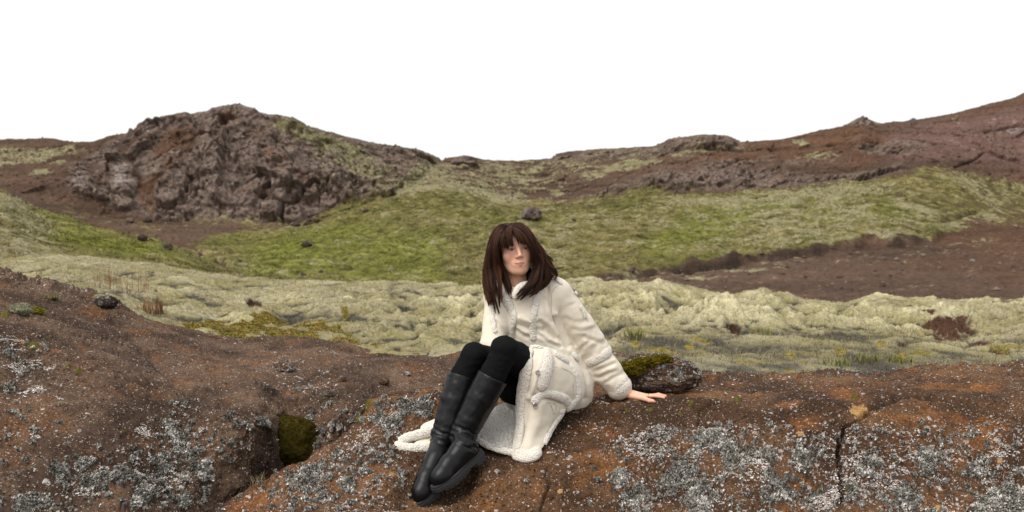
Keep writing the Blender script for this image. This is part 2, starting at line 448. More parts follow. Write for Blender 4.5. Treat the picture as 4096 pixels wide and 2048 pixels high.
R_V, R_u, R_v = build_rock('rock_outcrop', r_us, r_prof, [14, 108, 34, 62, 10, 8], M_ROCK, 11, r_dens, r_dig,
                           'rust brown lava rock spotted with grey lichen, under the seated woman', pix(650, 600, 4.6))

# ---------------------------------------------------------- the rock and bare plateau at the left
l_us = span(-520, 690, 0.8, 2)
lb_v = curve([(-160, 250), (0, 277), (24, 284), (60, 290), (95, 298), (131, 318), (191, 330), (222, 336), (302, 338), (346, 343), (360, 352), (397, 354), (457, 352), (560, 353), (690, 362)])
lb_y = curve([(-160, 8.4), (0, 8.4), (131, 8.5), (302, 8.8), (346, 8.5), (397, 8.0), (457, 7.9), (690, 7.2)])
l_prof = [(curve([(-160, 2.9), (0, 3.1), (240, 3.9), (285, 4.9), (690, 5.1)]), curve([(-160, 680), (240, 680), (290, 600), (690, 560)])),
          (curve([(-160, 3.7), (0, 3.85), (120, 4.05), (190, 4.40), (215, 4.62), (242, 4.86), (262, 5.05), (276, 5.25), (310, 5.35), (335, 5.3), (400, 5.32), (690, 5.4)]),
           curve([(-160, 512), (0, 512), (240, 514), (270, 540), (310, 540), (340, 500), (400, 480), (690, 480)])),
          (curve([(-160, 5.3), (0, 5.25), (120, 5.12), (167, 5.05), (213, 4.93), (255, 4.93), (270, 5.1), (280, 5.62), (306, 5.68), (318, 5.5), (350, 5.42), (400, 5.45), (690, 5.6)]),
           curve([(-160, 322), (0, 345), (60, 357), (120, 386), (167, 410), (213, 415), (262, 420), (280, 427), (306, 426), (330, 420), (350, 417), (400, 408), (457, 402), (690, 402)])),
          (curve([(-160, 5.6), (0, 5.6), (120, 5.5), (213, 5.25), (262, 5.25), (280, 5.72), (306, 5.78), (330, 5.62), (400, 5.6), (690, 5.75)]),
           curve([(-160, 306), (0, 328), (60, 340), (120, 366), (167, 392), (213, 401), (262, 407), (285, 408), (306, 407), (350, 401), (400, 396), (457, 394), (690, 395)])),
          (K(6.8), curve([(-160, 275), (0, 303), (60, 320), (131, 342), (191, 355), (300, 364), (380, 370), (457, 371), (690, 374)])),
          (lb_y, lb_v),
          (lambda u: lb_y(u) + 0.25, lambda u: lb_v(u) + 3),
          (lambda u: lb_y(u) + 0.8, lambda u: lb_v(u) + 40)]
GRO = [(132, 338), (142, 345), (152, 355), (173, 380), (195, 393), (213, 400), (240, 404), (266, 412)]
LEDGE = [(222, 372), (250, 381), (272, 389), (300, 391), (330, 394)]
L_PATCH = [(175, 435, 14), (190, 455, 18), (160, 470, 16), (205, 470, 16), (130, 480, 18), (100, 490, 20), (60, 480, 16), (30, 500, 20), (140, 500, 18), (180, 495, 18), (262, 420, 8), (245, 424, 7),
           (10, 352, 10), (25, 370, 9), (12, 385, 10), (22, 360, 8), (35, 428, 9), (20, 418, 8), (178, 404, 9), (190, 402, 7), (310, 420, 7), (322, 430, 8), (335, 425, 6), (315, 445, 6), (330, 442, 7), (298, 388, 6), (312, 390, 5),
           (284, 389, 4), (277, 365, 7), (287, 364, 5), (48, 350, 5), (35, 376, 5), (80, 470, 10), (88, 345, 3), (99, 353, 3), (78, 378, 3), (130, 457, 6)]
def l_dens(u, v):
    face = poly_mask(u, v, [(-170, 455), (0, 460), (80, 455), (150, 425), (165, 410), (200, 408), (268, 415), (272, 440), (225, 470), (200, 530), (-170, 540)], 16)
    left = smooth(110, 30, u + (v - 360) * 0.1) * smooth(322, 350, v) * smooth(470, 440, v)
    rim = smooth(9, 0, np.abs(v - lb_v(u) - 3)) * smooth(150, 120, u)
    wall = poly_mask(u, v, [(300, 408), (350, 402), (365, 415), (330, 445), (300, 470)], 5)
    led = np.exp(-(line_dist(u, v, LEDGE) / 3.5) ** 2)
    dg = -0.05 + 0.30 * face + 0.16 * left + 0.36 * rim + 0.30 * wall + 0.42 * blobs(u, v, L_PATCH) + 0.28 * led * smooth(245, 270, u)
    plat = smooth(395, 360, v)
    dw = 0.055 + 0.14 * face + 0.13 * left + 0.2 * rim + 0.12 * wall + 0.16 * led + 0.1 * poly_mask(u, v, [(255, 358), (300, 352), (345, 365), (340, 395), (280, 392)], 16)
    orr = blobs(u, v, [(13, 342, 7), (22, 344, 6), (45, 345, 4), (45, 366, 3)], 0.6)
    mo = blobs(u, v, [(33, 348, 8), (46, 339, 4), (35, 309, 8), (42, 313, 6), (5, 316, 4), (68, 366, 5), (79, 371, 5), (123, 432, 4), (113, 318, 3)], 0.4)
    return dg, dw, orr, mo, 0.5 * face + 0.2 * left + 1.3 * rim + 0.5 * wall
def l_dig(u, v, V):
    wob = fbm(V * 7, 401, 3) * 5
    d = -0.045 * np.exp(-(line_dist(u, v + wob * .5, GRO) / 5.0) ** 2)
    d += 0.03 * np.exp(-(line_dist(u, v + wob * .4, LEDGE) / 3.0) ** 2)
    d += 0.03 * blobs(u, v, [(282, 365, 9)], 0.5)
    d -= 0.02 * np.exp(-(line_dist(u, v + wob * .4, [(325, 405), (331, 395), (334, 386)]) / 2.0) ** 2)
    d -= 0.03 * np.exp(-(line_dist(u, v + wob * .4, [(355, 412), (362, 402), (372, 392), (376, 386)]) / 2.5) ** 2)
    d -= 0.02 * np.exp(-(line_dist(u, v + wob * .4, [(60, 314), (85, 320), (110, 322), (130, 326)]) / 2.0) ** 2)
    d += 0.05 * smooth(9, 0, np.abs(v - lb_v(u) - 2)) * smooth(150, 110, u) * (0.4 + ridged(V * 6, 402, 3))
    d += 0.03 * fbm(V * np.array([1.5, 4, 4]), 405, 3) * smooth(400, 370, v)
    return d
L_V, L_u, L_v = build_rock('rock_outcrop', l_us, l_prof, [12, 90, 40, 46, 60, 8, 8], M_ROCK2, 23, l_dens, l_dig,
                           'broad brown rock sloping down from the left, grey lichen on its front face', pix(150, 600, 4.8), 3, 6)

# ---------------------------------------------------------- moss bank
def moss_mat():
    m = NT('pale_moss'); co = m.coord()
    a = m.noise(co, 1.3, 5, 0.6); f = m.noise(co, 38, 5, 0.75); md = m.noise(co, 7, 5, 0.65)
    pale, dark, bare = m.rgb('cover'); herb = m.attr('cover', 'Alpha')
    c = m.mix(m.step(a, 0.35, 0.65), (0.29, 0.253, 0.122), (0.36, 0.32, 0.205))
    c = m.mix(m.math('MULTIPLY', m.step(md, 0.46, 0.64), 0.6), c, (0.205, 0.185, 0.072))
    c = m.mix(m.math('MULTIPLY', m.math('MULTIPLY', pale, m.step(md, 0.3, 0.6)), 0.95), c, (0.64, 0.58, 0.365))
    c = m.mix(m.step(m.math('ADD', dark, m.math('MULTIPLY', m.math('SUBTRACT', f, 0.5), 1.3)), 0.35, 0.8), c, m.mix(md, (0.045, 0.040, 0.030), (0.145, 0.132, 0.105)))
    hc = m.ramp(m.noise(co, 14, 4, 0.7), [(0.3, (0.05, 0.07, 0.012)), (0.45, (0.19, 0.16, 0.035)), (0.58, (0.33, 0.25, 0.07)), (0.72, (0.30, 0.12, 0.035))])
    c = m.mix(m.step(m.math('ADD', herb, m.math('MULTIPLY', m.math('SUBTRACT', f, 0.5), 0.9)), 0.35, 0.65), c, hc)
    c = m.mix(m.step(m.math('ADD', bare, m.math('MULTIPLY', m.math('SUBTRACT', md, 0.5), 0.9)), 0.38, 0.6), c, m.mix(f, (0.050, 0.027, 0.019), (0.112, 0.058, 0.038)))
    c = m.mix(1.0, c, m.ramp(f, [(0.28, 0.42), (0.5, 1.0), (0.72, 1.35)]), 'MULTIPLY')
    m.inp('Base Color', c); m.inp('Roughness', 1.0); m.inp('Specular IOR Level', 0.03)
    m.inp('Normal', m.bump(m.math('ADD', m.math('MULTIPLY', f, 1.0), md), 0.03, 0.8))
    return m.m
M_MOSS = moss_mat()
m_us = span(-560, 1600, 1.0)
mb_v = curve([(-170, 270), (0, 290), (60, 301), (95, 309), (131, 326), (160, 332), (191, 333), (222, 337), (302, 338.5), (330, 341), (346, 344), (360, 352), (397, 355), (457, 354), (560, 358), (616, 366), (700, 374), (900, 378), (1200, 378)])
mb_y = curve([(-170, 8.6), (131, 8.6), (302, 8.9), (346, 8.6), (397, 8.1), (457, 8.0), (560, 7.6), (640, 7.0), (700, 6.9), (1200, 6.9)])
mr_v = curve([(-170, 268), (-40, 265), (0, 262), (24, 258.4), (52, 256.4), (103, 260.4), (159, 267), (215, 276.3), (278, 283), (338, 284.6), (374, 283.7), (397, 282.2), (437, 286.2), (477, 285), (540, 283),
             (588, 281.4), (636, 285.4), (676, 289), (735, 296), (779, 298), (835, 303.7), (874, 301), (934, 303), (1024, 300), (1200, 298)])
m_prof = [(lambda u: mb_y(u) - 0.7, lambda u: mb_v(u) + 22),
          (mb_y, mb_v),
          (lambda u: np.where(u < 400, mb_y(u) + 1.2, mb_y(u) + 1.9), curve([(-170, 267), (0, 283), (60, 292), (131, 312), (222, 322), (302, 325), (397, 332), (457, 332), (560, 335), (616, 338), (1200, 341)])),
          (K(11.6), curve([(-170, 266), (0, 272), (52, 272), (131, 288), (222, 300), (302, 305), (397, 304), (477, 308), (588, 306), (700, 314), (850, 322), (1200, 320)])),
          (K(14.2), mr_v),
          (K(16.0), lambda u: mr_v(u) + 9),
          (K(24.0), lambda u: mr_v(u) + 90)]
V, u, v, (nr, nc) = columns(m_us, m_prof, [8, 56, 76, 84, 24, 10], 5, 9)
n = normals_of(V, nr, nc)
Pw = V + 0.25 * np.stack([fbm(V * 1.1, 71, 3), fbm(V * 1.1, 72, 3), fbm(V * 1.1, 73, 3)], -1)
P2 = Pw * np.array([1, 0.62, 0.6])
fa, fa2, ra = worley(P2 * 1.15, 75); fb_, fb2, rb = worley(P2 * 2.5, 76); fc, _, rc = worley(Pw * np.array([1, .8, .8]) * 6, 77)
domeA = np.sqrt(np.clip(1 - (fa / 0.98) ** 2, 0, 1)) * (0.3 + 0.7 * ra); domeB = np.sqrt(np.clip(1 - (fb_ / 0.92) ** 2, 0, 1)) * (0.25 + 0.75 * rb); domeC = np.sqrt(np.clip(1 - fc ** 2, 0, 1))
bumpy = 0.42 + 0.6 * smooth(330, 480, u) * smooth(352, 318, v)
low = smooth(322, 346, v) * smooth(560, 640, u)            # short growth in front at the right
bumpy = bumpy * (1 - 0.5 * low) * (0.4 + 0.6 * smooth(0, 14, mb_v(u) - v))
bl1 = billow(Pw * np.array([1, .6, .6]) * 1.15, 171, 3); bl2 = billow(Pw * np.array([1, .7, .7]) * 3.4, 175, 3)
bl1 = np.sqrt(np.clip(bl1, 0, 1.3)); bl2 = np.sqrt(np.clip(bl2, 0, 1.3))
hgt = 0.09 * domeA + 0.08 * domeB * smooth(-.3, .4, fbm(V * .8, 179, 2)) + 0.042 * domeC + 0.12 * bl1 + 0.055 * bl2 + 0.06 * fbm(V * 1.0, 78, 4) + 0.018 * fbm(V * 12, 79, 3) - .05
ridge_fix = smooth(0, 22, v - mr_v(u)) * 0.6 + 0.4
hgt = 2.3 * (hgt - 0.19) * bumpy * ridge_fix + 0.06
# hollows worn down to red soil
BARE = [(922, 321, 22), (950, 334, 34), (975, 346, 20), (830, 322, 9), (735, 336, 12), (437, 330, 12), (420, 318, 6), (255, 306, 9), (260, 309, 6), (395, 352, 12), (610, 345, 8), (1010, 345, 10), (1000, 356, 12), (480, 350, 14), (905, 348, 14)]
wobm = fbm(V * 2.2, 81, 4) * 9
bare = blobs(u + wobm, v + wobm * .5, BARE, 0.38)
bare = bare * (.55 + .6 * smooth(-.3, .3, fbm(V * 4, 84, 3)))
bare = np.maximum(bare, 0.75 * smooth(0.56, 0.75, fbm(V * np.array([1.2, .7, 1]), 83, 4) + 0.15 * low))
hgt = hgt - 0.09 * smooth(0.2, 0.8, bare)
V2 = V + np.stack([0 * hgt, -0.25 * hgt, hgt], -1)
# hollows between cushions are coloured darker
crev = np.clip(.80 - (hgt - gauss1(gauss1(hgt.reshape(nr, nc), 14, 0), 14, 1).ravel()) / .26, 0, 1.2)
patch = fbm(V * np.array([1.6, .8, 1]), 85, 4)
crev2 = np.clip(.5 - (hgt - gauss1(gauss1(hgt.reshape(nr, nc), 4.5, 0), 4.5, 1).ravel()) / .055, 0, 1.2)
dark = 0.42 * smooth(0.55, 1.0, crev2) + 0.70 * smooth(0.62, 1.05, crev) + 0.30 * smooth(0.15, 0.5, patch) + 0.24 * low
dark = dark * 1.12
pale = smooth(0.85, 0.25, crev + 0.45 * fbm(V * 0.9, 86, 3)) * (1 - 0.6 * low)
herb = poly_mask(u + wobm, v + wobm * .3, [(185, 330), (205, 322), (260, 320), (300, 322), (335, 326), (352, 340), (362, 352), (345, 346), (300, 346), (220, 346), (186, 338)], 5)
herb = herb * (.35 + .75 * smooth(-.3, .2, fbm(V * np.array([4, 3, 4]), 88, 3)))
herb = np.maximum(herb, 0.62 * smooth(0.1, 0.5, fbm(V * 2.3, 87, 4)) * low)
herb = np.maximum(herb, 0.8 * blobs(u, v, [(840, 360, 10), (790, 362, 8), (600, 352, 8), (375, 347, 6), (345, 316, 5), (900, 362, 9), (690, 352, 8), (880, 352, 6), (635, 352, 6)], 0.6))
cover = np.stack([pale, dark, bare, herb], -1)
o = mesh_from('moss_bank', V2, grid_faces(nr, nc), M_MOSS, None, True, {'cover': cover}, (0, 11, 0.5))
tag(o, 'pale yellow green moss bank of soft hummocks behind the rocks', 'moss bank', kind='structure')
MB_V, MB_n, MB_u, MB_v, MB_cov, MB_shape = V2, n, u, v, cover, (nr, nc)

# ---------------------------------------------------------- far hills and valley
def hill_mat():
    m = NT('hill_ground'); co = m.coord()
    grass, pale, rock, red = *m.rgb('ha'), m.attr('ha', 'Alpha')
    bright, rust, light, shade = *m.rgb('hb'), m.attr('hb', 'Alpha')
    a = m.noise(co, 0.12, 6, 0.65); b = m.noise(co, 0.6, 6, 0.7); c_ = m.noise(co, 2.6, 5, 0.7)
    col = m.mix(b, (0.050, 0.031, 0.022), (0.125, 0.080, 0.056))                                  # scree
    st = m.noise(m.mapping(co, (.05, .05, .9)), 1.0, 6, .7, .3)
    col = m.mix(1.0, col, m.ramp(st, [(.3, .8), (.5, 1.0), (.7, 1.18)]), 'MULTIPLY')
    col = m.mix(m.math('MULTIPLY', rust, 0.9), col, m.mix(b, (0.066, 0.034, 0.020), (0.142, 0.078, 0.046)))
    col = m.mix(red, col, m.mix(b, (0.080, 0.044, 0.034), (0.175, 0.110, 0.092)))
    col = m.mix(1.0, col, m.ramp(st, [(.36, .8), (.5, 1.0), (.62, 1.12)]), 'MULTIPLY')
    rc = m.ramp(m.math('ADD', m.math('MULTIPLY', b, .55), m.math('MULTIPLY', c_, .45)), [(0.25, (0.052, 0.037, 0.030)), (0.5, (0.108, 0.079, 0.065)), (0.75, (0.19, 0.146, 0.122))])
    rc = m.hsv(rc, .505, 1.0, 1.4)
    rc = m.mix(m.step(m.noise(co, 1.3, 4, 0.6), 0.62, 0.75), rc, (0.23, 0.19, 0.165))
    rc = m.mix(m.math('MULTIPLY', m.step(m.noise(co, 0.35, 4, 0.6), 0.58, 0.7), 0.5), rc, (0.15, 0.072, 0.038))
    col = m.mix(rock, col, rc)
    mot = m.math('MULTIPLY', m.math('ADD', m.math('ADD', a, m.math('MULTIPLY', b, 1.5)), c_), 0.2857)
    def cv(x, lo=0.32, hi=0.68, k=4.0):
        return m.step(m.math('ADD', x, m.math('MULTIPLY', m.math('SUBTRACT', mot, 0.5), k)), lo, hi)
    gc = m.mix(m.step(a, 0.35, 0.65), (0.098, 0.090, 0.027), (0.160, 0.132, 0.052))
    gc = m.mix(m.math('MULTIPLY', bright, 0.8), gc, (0.125, 0.142, 0.020))
    gc = m.mix(m.math('MULTIPLY', m.step(b, 0.54, 0.66), 0.75), gc, (0.195, 0.172, 0.078))
    gc = m.mix(m.math('MULTIPLY', m.step(b, 0.46, 0.34), 0.8), gc, (0.048, 0.050, 0.015))
    gc = m.mix(1.0, gc, m.ramp(m.noise(co, 1.15, 4, 0.7), [(0.36, 0.42), (0.5, 1.0), (0.63, 1.45)]), 'MULTIPLY')
    col = m.mix(cv(grass), col, gc)
    pc = m.mix(c_, (0.150, 0.135, 0.066), (0.29, 0.262, 0.155))
    col = m.mix(cv(pale, 0.42, 0.85, 6.0), col, pc)
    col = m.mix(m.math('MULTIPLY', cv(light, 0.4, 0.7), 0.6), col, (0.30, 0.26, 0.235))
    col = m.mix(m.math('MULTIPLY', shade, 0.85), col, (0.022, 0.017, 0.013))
    col = m.mix(1.0, col, m.ramp(c_, [(0.28, 0.6), (0.5, 1.0), (0.72, 1.3)]), 'MULTIPLY')
    m.inp('Base Color', col); m.inp('Roughness', 1.0); m.inp('Specular IOR Level', 0.05)
    m.inp('Normal', m.bump(m.math('ADD', b, m.math('MULTIPLY', c_, 0.4)), 0.5, 0.7))
    return m.m
M_HILL = hill_mat()
h_us = span(-640, 1700, 0.9)
s_v = curve([(-170, 150), (0, 139), (24, 139), (48, 138), (75, 142), (91, 142.3), (109, 136), (131, 132), (137, 126.5), (159, 119), (187, 114), (222, 108.6), (238, 106.5), (258, 111.3), (286, 118), (314, 126.4),
            (342, 135), (374, 143), (397, 146.3), (421, 150), (441, 159), (453, 157), (465, 155), (485, 160), (517, 161), (552, 158), (557, 153), (596, 149), (656, 146), (668, 140), (703, 137), (723, 137.5), (739, 142), (779, 140), (819, 130.4),
            (843, 126.5), (850, 122), (856, 118.5), (861, 116.5), (867, 118), (874, 121), (881, 123.3), (910, 120.8), (954, 113.3), (994, 102.6), (1018, 97), (1024, 92.6), (1060, 78), (1200, 60)])
ba_v = curve([(-170, 190), (0, 190), (50, 203), (100, 216), (150, 222), (240, 224), (300, 223), (340, 207), (397, 191), (440, 188), (500, 201), (560, 203), (640, 194), (700, 192), (760, 190), (850, 180), (900, 166), (950, 172), (1024, 200), (1200, 220)])
s_y = curve([(-170, 122), (0, 122), (100, 116), (240, 113), (330, 114), (420, 128), (540, 136), (700, 128), (860, 128), (1024, 126), (1200, 122)])
h_prof = [(K(20), K(400)), (K(42), K(302)), (K(62), curve([(-170, 262), (300, 262), (700, 262), (1024, 250), (1200, 240)])),
          (K(84), curve([(-170, 225), (0, 228), (240, 240), (440, 220), (700, 222), (900, 205), (1024, 222), (1200, 230)])),
          (K(102), ba_v), (lambda u: 102 + (s_y(u) - 102) * 0.45, lambda u: ba_v(u) * 0.45 + s_v(u) * 0.55),
          (s_y, s_v), (lambda u: s_y(u) + 6, lambda u: s_v(u) + 1.5), (lambda u: s_y(u) + 60, lambda u: s_v(u) + 60)]
V, u, v, (nr, nc) = columns(h_us, h_prof, [6, 44, 44, 50, 62, 74, 10, 8], 2.2, 2.2)
wu = fbm(V * 0.14, 101, 4) * 11; wv = fbm(V * 0.14, 102, 4) * 7
U, W = u + wu, v + wv
cliff = poly_mask(U, W, [(72, 168), (108, 142), (150, 124), (200, 112), (240, 100), (292, 112), (335, 132), (385, 145), (445, 158), (420, 184), (395, 194), (350, 207), (312, 224), (230, 224), (150, 217), (100, 207), (66, 192)], 4)
band = 0.9 * poly_mask(U, W, [(560, 204), (600, 194), (640, 181), (690, 170), (712, 163), (760, 170), (830, 172), (900, 165), (870, 178), (790, 189), (700, 190), (640, 195)], 4)
band = np.maximum(band, .8 * smooth(.1, .45, fbm(V * np.array([.12, .12, .35]), 161, 4)) * poly_mask(U, W, [(470, 199), (540, 184), (620, 165), (690, 152), (760, 146), (860, 135), (950, 140), (935, 163), (870, 178), (700, 190), (560, 205), (500, 206)], 6))
topr = poly_mask(U, W, [(540, 160), (660, 142), (745, 134), (745, 148), (650, 156), (560, 168)], 4)
redr = poly_mask(U, W, [(885, 135), (960, 118), (1024, 108), (1200, 90), (1200, 190), (1024, 172), (960, 158), (900, 164)], 8)
soil = poly_mask(U, W, [(98, 152), (140, 138), (172, 130), (204, 128), (192, 150), (188, 166), (168, 172), (154, 186), (152, 214), (138, 208), (141, 186), (140, 172), (122, 148)], 3) + poly_mask(U, W, [(66, 168), (84, 160), (96, 152), (108, 150), (108, 176), (98, 190), (92, 172), (84, 165), (72, 184)], 3)
cliff = cliff * (1 - np.clip(soil, 0, 1) * smooth(.35, -.05, fbm(V * .3, 165, 4)))
rock = np.clip(np.maximum(cliff, np.maximum(band, np.maximum(topr * 0.8, poly_mask(u, v, [(842, 126), (852, 119), (861, 114), (870, 117), (882, 124), (870, 127)], 2)))), 0, 1)
rough = np.maximum(np.maximum(rock, .45 * np.clip(soil, 0, 1)), 0.35 * smooth(ba_v(u) + 4, ba_v(u) - 10, v))
backside = smooth(0, 3, V[:, 1] - s_y(u))
Q = V * np.array([1, 1, 0.75])
ca, cb, cr = worley(Q * 0.16 + 0.5 * fbm(V * 0.3, 111, 3)[:, None], 112)
rid = ridged(Q * np.array([0.22, 0.22, 0.14]), 113, 5, 0.55)
fin = ridged(V * 0.9, 114, 4, 0.6)
Q2 = V * np.array([.42, .42, .30]) + .35 * np.stack([fbm(V * .5, 141, 3), fbm(V * .5, 142, 3), fbm(V * .5, 143, 3)], -1)
ea, eb, er = worley(Q2, 144); Q3 = V * np.array([1.1, 1.1, .9]) + .3 * fbm(V * 1.1, 145, 2)[:, None]
ga, gb, gr_ = worley(Q3, 146)
blocky = 0.35 + 0.65 * smooth(-.15, .35, fbm(V * .09, 147, 3) + .25 * smooth(230, 290, u) * smooth(160, 190, v))
Wq = V + .5 * np.stack([fbm(V * .5, 191, 3), fbm(V * .5, 192, 3), fbm(V * .5, 193, 3)], -1)
dz = rough * (1.5 * facets(Wq * np.array([.19, .19, .11]), 194) + .60 * facets(Wq * np.array([.46, .46, .30]), 195) + .28 * facets(V * 1.2, 196) + 0.35 * (rid - 0.35) + 0.4 * (cr - .5) - 0.5 * np.exp(-((cb - ca) / 0.04) ** 2) * (cr > .55)
     + blocky * (0.75 * (er - .5) - .8 * np.exp(-((eb - ea) / .04) ** 2) * (er > .35) + .30 * (gr_ - .5)) + 0.25 * (fin - 0.4) + .25 * (ridged(V * 2.0, 148, 3) - .4))
lumps = fbm(V * np.array([.5, .3, .5]), 116, 4)
near = smooth(0, 6, v - s_v(u))
dz *= (0.12 + 0.88 * near)
gr_out = [(150, 300), (160, 262), (235, 230), (300, 226), (340, 206), (400, 190), (440, 185), (520, 206), (600, 199), (640, 192), (720, 194), (800, 188), (860, 178), (915, 162), (935, 165), (962, 185), (988, 214), (940, 228), (880, 240), (800, 257), (700, 270), (605, 280), (560, 300)]
vb = curve([(500, 300), (540, 292), (575, 285), (608, 279), (660, 274), (720, 267), (795, 257), (830, 252), (850, 247), (874, 241.5), (900, 243), (925, 243), (950, 236), (985, 224), (1010, 206), (1200, 190)])
above = smooth(1.2, -1.2, v + wv * .55 - vb(u)); above = np.where(u < 520, 1, above)
grass = poly_mask(U, W, gr_out[:13] + [(975, 228), (940, 244), (880, 254), (800, 270), (700, 284), (605, 296), (560, 312)], 13) * above
saddle = 1.25 * poly_mask(U, W, [(400, 190), (420, 165), (470, 158), (560, 155), (660, 148), (740, 146), (640, 170), (560, 186), (520, 206), (440, 190)], 8)
flank = 1.0 * poly_mask(U, W, [(262, 116), (300, 118), (345, 134), (390, 146), (440, 160), (455, 175), (420, 188), (380, 186), (330, 160), (290, 140)], 8)
flank2 = poly_mask(u + wu * .5, v + wv * .5, [(278, 126), (300, 124), (350, 143), (372, 156), (345, 150), (300, 138)], 4)
lefttop = poly_mask(U, W, [(-170, 150), (0, 146), (75, 143), (95, 146), (60, 156), (20, 166), (-170, 180)], 4)
upper = smooth(30, 0, v - ba_v(u)) * smooth(560, 660, u)
pale = 0.50 * saddle * grass + 0.42 * saddle + 0.40 * flank + 0.8 * flank2 + 0.62 * lefttop
pale += grass * (0.27 * upper + 0.34 * smooth(620, 780, u) + 0.12 + 0.2 * smooth(430, 520, u) * smooth(640, 560, u) + 0.14 * smooth(0, .5, fbm(V * .08, 120, 3)))
pale += 0.75 * blobs(u + wu * .3, v + wv * .3, [(820, 156, 20), (835, 155, 12), (640, 163, 14), (618, 169, 14), (558, 193, 12), (270, 164, 5), (282, 164, 5), (800, 143, 10), (690, 150, 16), (595, 176, 14), (60, 162, 10), (40, 172, 14)], 0.28)
bright = grass * np.clip(0.75 * poly_mask(U, W, [(240, 262), (290, 235), (360, 228), (440, 240), (440, 280), (330, 285), (250, 285)], 14) + 0.75 * poly_mask(U, W, [(630, 250), (690, 215), (760, 200), (790, 205), (720, 240), (660, 262)], 10)
    + 0.8 * poly_mask(U, W, [(860, 178), (915, 160), (936, 166), (920, 178), (880, 184)], 4) + 0.35 * smooth(0, .5, fbm(V * .1, 121, 3)), 0, 1)
rust = np.clip(.8 * fbm(V * .2, 162, 3) * poly_mask(u, v, [(60, 120), (240, 100), (240, 230), (60, 230)], 20) + .8 * poly_mask(U, W, [(100, 200), (140, 175), (160, 165), (165, 130), (200, 125), (180, 150), (155, 185), (150, 215), (115, 214)], 12) + 0.8 * poly_mask(U, W, [(690, 150), (850, 128), (900, 135), (870, 160), (760, 160), (690, 175)], 6)
    + 0.8 * poly_mask(U, W, [(930, 225), (1200, 200), (1200, 262), (1000, 258), (940, 246)], 8) + 0.4 * smooth(0, .5, fbm(V * .1, 122, 3)), 0, 1)
rust = np.maximum(rust, 0.8 * poly_mask(U, W, [(905, 118), (1200, 70), (1200, 110), (1024, 112), (960, 124)], 5))
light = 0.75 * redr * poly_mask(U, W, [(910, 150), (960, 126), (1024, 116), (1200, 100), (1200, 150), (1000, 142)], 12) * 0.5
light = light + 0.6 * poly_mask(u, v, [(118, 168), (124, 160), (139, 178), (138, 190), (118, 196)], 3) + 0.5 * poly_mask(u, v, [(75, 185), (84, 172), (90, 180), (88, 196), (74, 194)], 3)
# eroded bank edges, ledges and holes: real steps, bare soil, shade under them painted dark
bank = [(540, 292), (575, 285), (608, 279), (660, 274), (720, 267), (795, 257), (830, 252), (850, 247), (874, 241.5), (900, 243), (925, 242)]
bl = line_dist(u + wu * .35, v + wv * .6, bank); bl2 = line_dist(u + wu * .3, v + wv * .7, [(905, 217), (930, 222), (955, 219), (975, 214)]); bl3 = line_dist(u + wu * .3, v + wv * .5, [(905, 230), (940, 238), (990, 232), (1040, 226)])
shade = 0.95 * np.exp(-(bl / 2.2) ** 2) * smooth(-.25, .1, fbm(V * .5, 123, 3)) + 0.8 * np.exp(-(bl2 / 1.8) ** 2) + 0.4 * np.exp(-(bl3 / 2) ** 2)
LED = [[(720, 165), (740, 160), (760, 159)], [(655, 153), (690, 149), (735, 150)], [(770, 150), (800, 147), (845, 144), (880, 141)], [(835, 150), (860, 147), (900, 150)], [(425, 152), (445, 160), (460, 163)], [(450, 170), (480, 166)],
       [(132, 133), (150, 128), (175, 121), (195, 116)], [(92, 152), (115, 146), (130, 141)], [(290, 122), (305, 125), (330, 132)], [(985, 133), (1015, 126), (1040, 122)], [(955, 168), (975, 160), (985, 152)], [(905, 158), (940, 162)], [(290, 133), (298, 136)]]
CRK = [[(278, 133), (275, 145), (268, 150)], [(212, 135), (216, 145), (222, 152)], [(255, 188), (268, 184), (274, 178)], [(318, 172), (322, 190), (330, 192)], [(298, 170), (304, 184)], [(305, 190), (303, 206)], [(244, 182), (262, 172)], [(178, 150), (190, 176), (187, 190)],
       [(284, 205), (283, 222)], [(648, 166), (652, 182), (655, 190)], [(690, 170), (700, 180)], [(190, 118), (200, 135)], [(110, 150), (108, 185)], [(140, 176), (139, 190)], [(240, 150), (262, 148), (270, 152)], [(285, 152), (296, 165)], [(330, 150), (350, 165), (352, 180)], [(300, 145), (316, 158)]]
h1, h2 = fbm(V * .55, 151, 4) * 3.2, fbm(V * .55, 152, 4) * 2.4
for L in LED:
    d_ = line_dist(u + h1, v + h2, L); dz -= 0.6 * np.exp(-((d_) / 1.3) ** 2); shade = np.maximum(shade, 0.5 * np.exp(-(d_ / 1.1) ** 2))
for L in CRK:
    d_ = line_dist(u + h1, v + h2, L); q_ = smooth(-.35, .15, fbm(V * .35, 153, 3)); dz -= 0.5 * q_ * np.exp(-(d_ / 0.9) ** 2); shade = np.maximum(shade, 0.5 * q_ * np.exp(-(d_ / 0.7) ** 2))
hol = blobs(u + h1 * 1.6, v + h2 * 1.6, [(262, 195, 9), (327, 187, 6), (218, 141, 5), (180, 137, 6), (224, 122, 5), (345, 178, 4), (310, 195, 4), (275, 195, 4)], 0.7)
dz -= 1.2 * hol; shade = np.maximum(shade, 0.3 * smooth(.5, 1, hol))
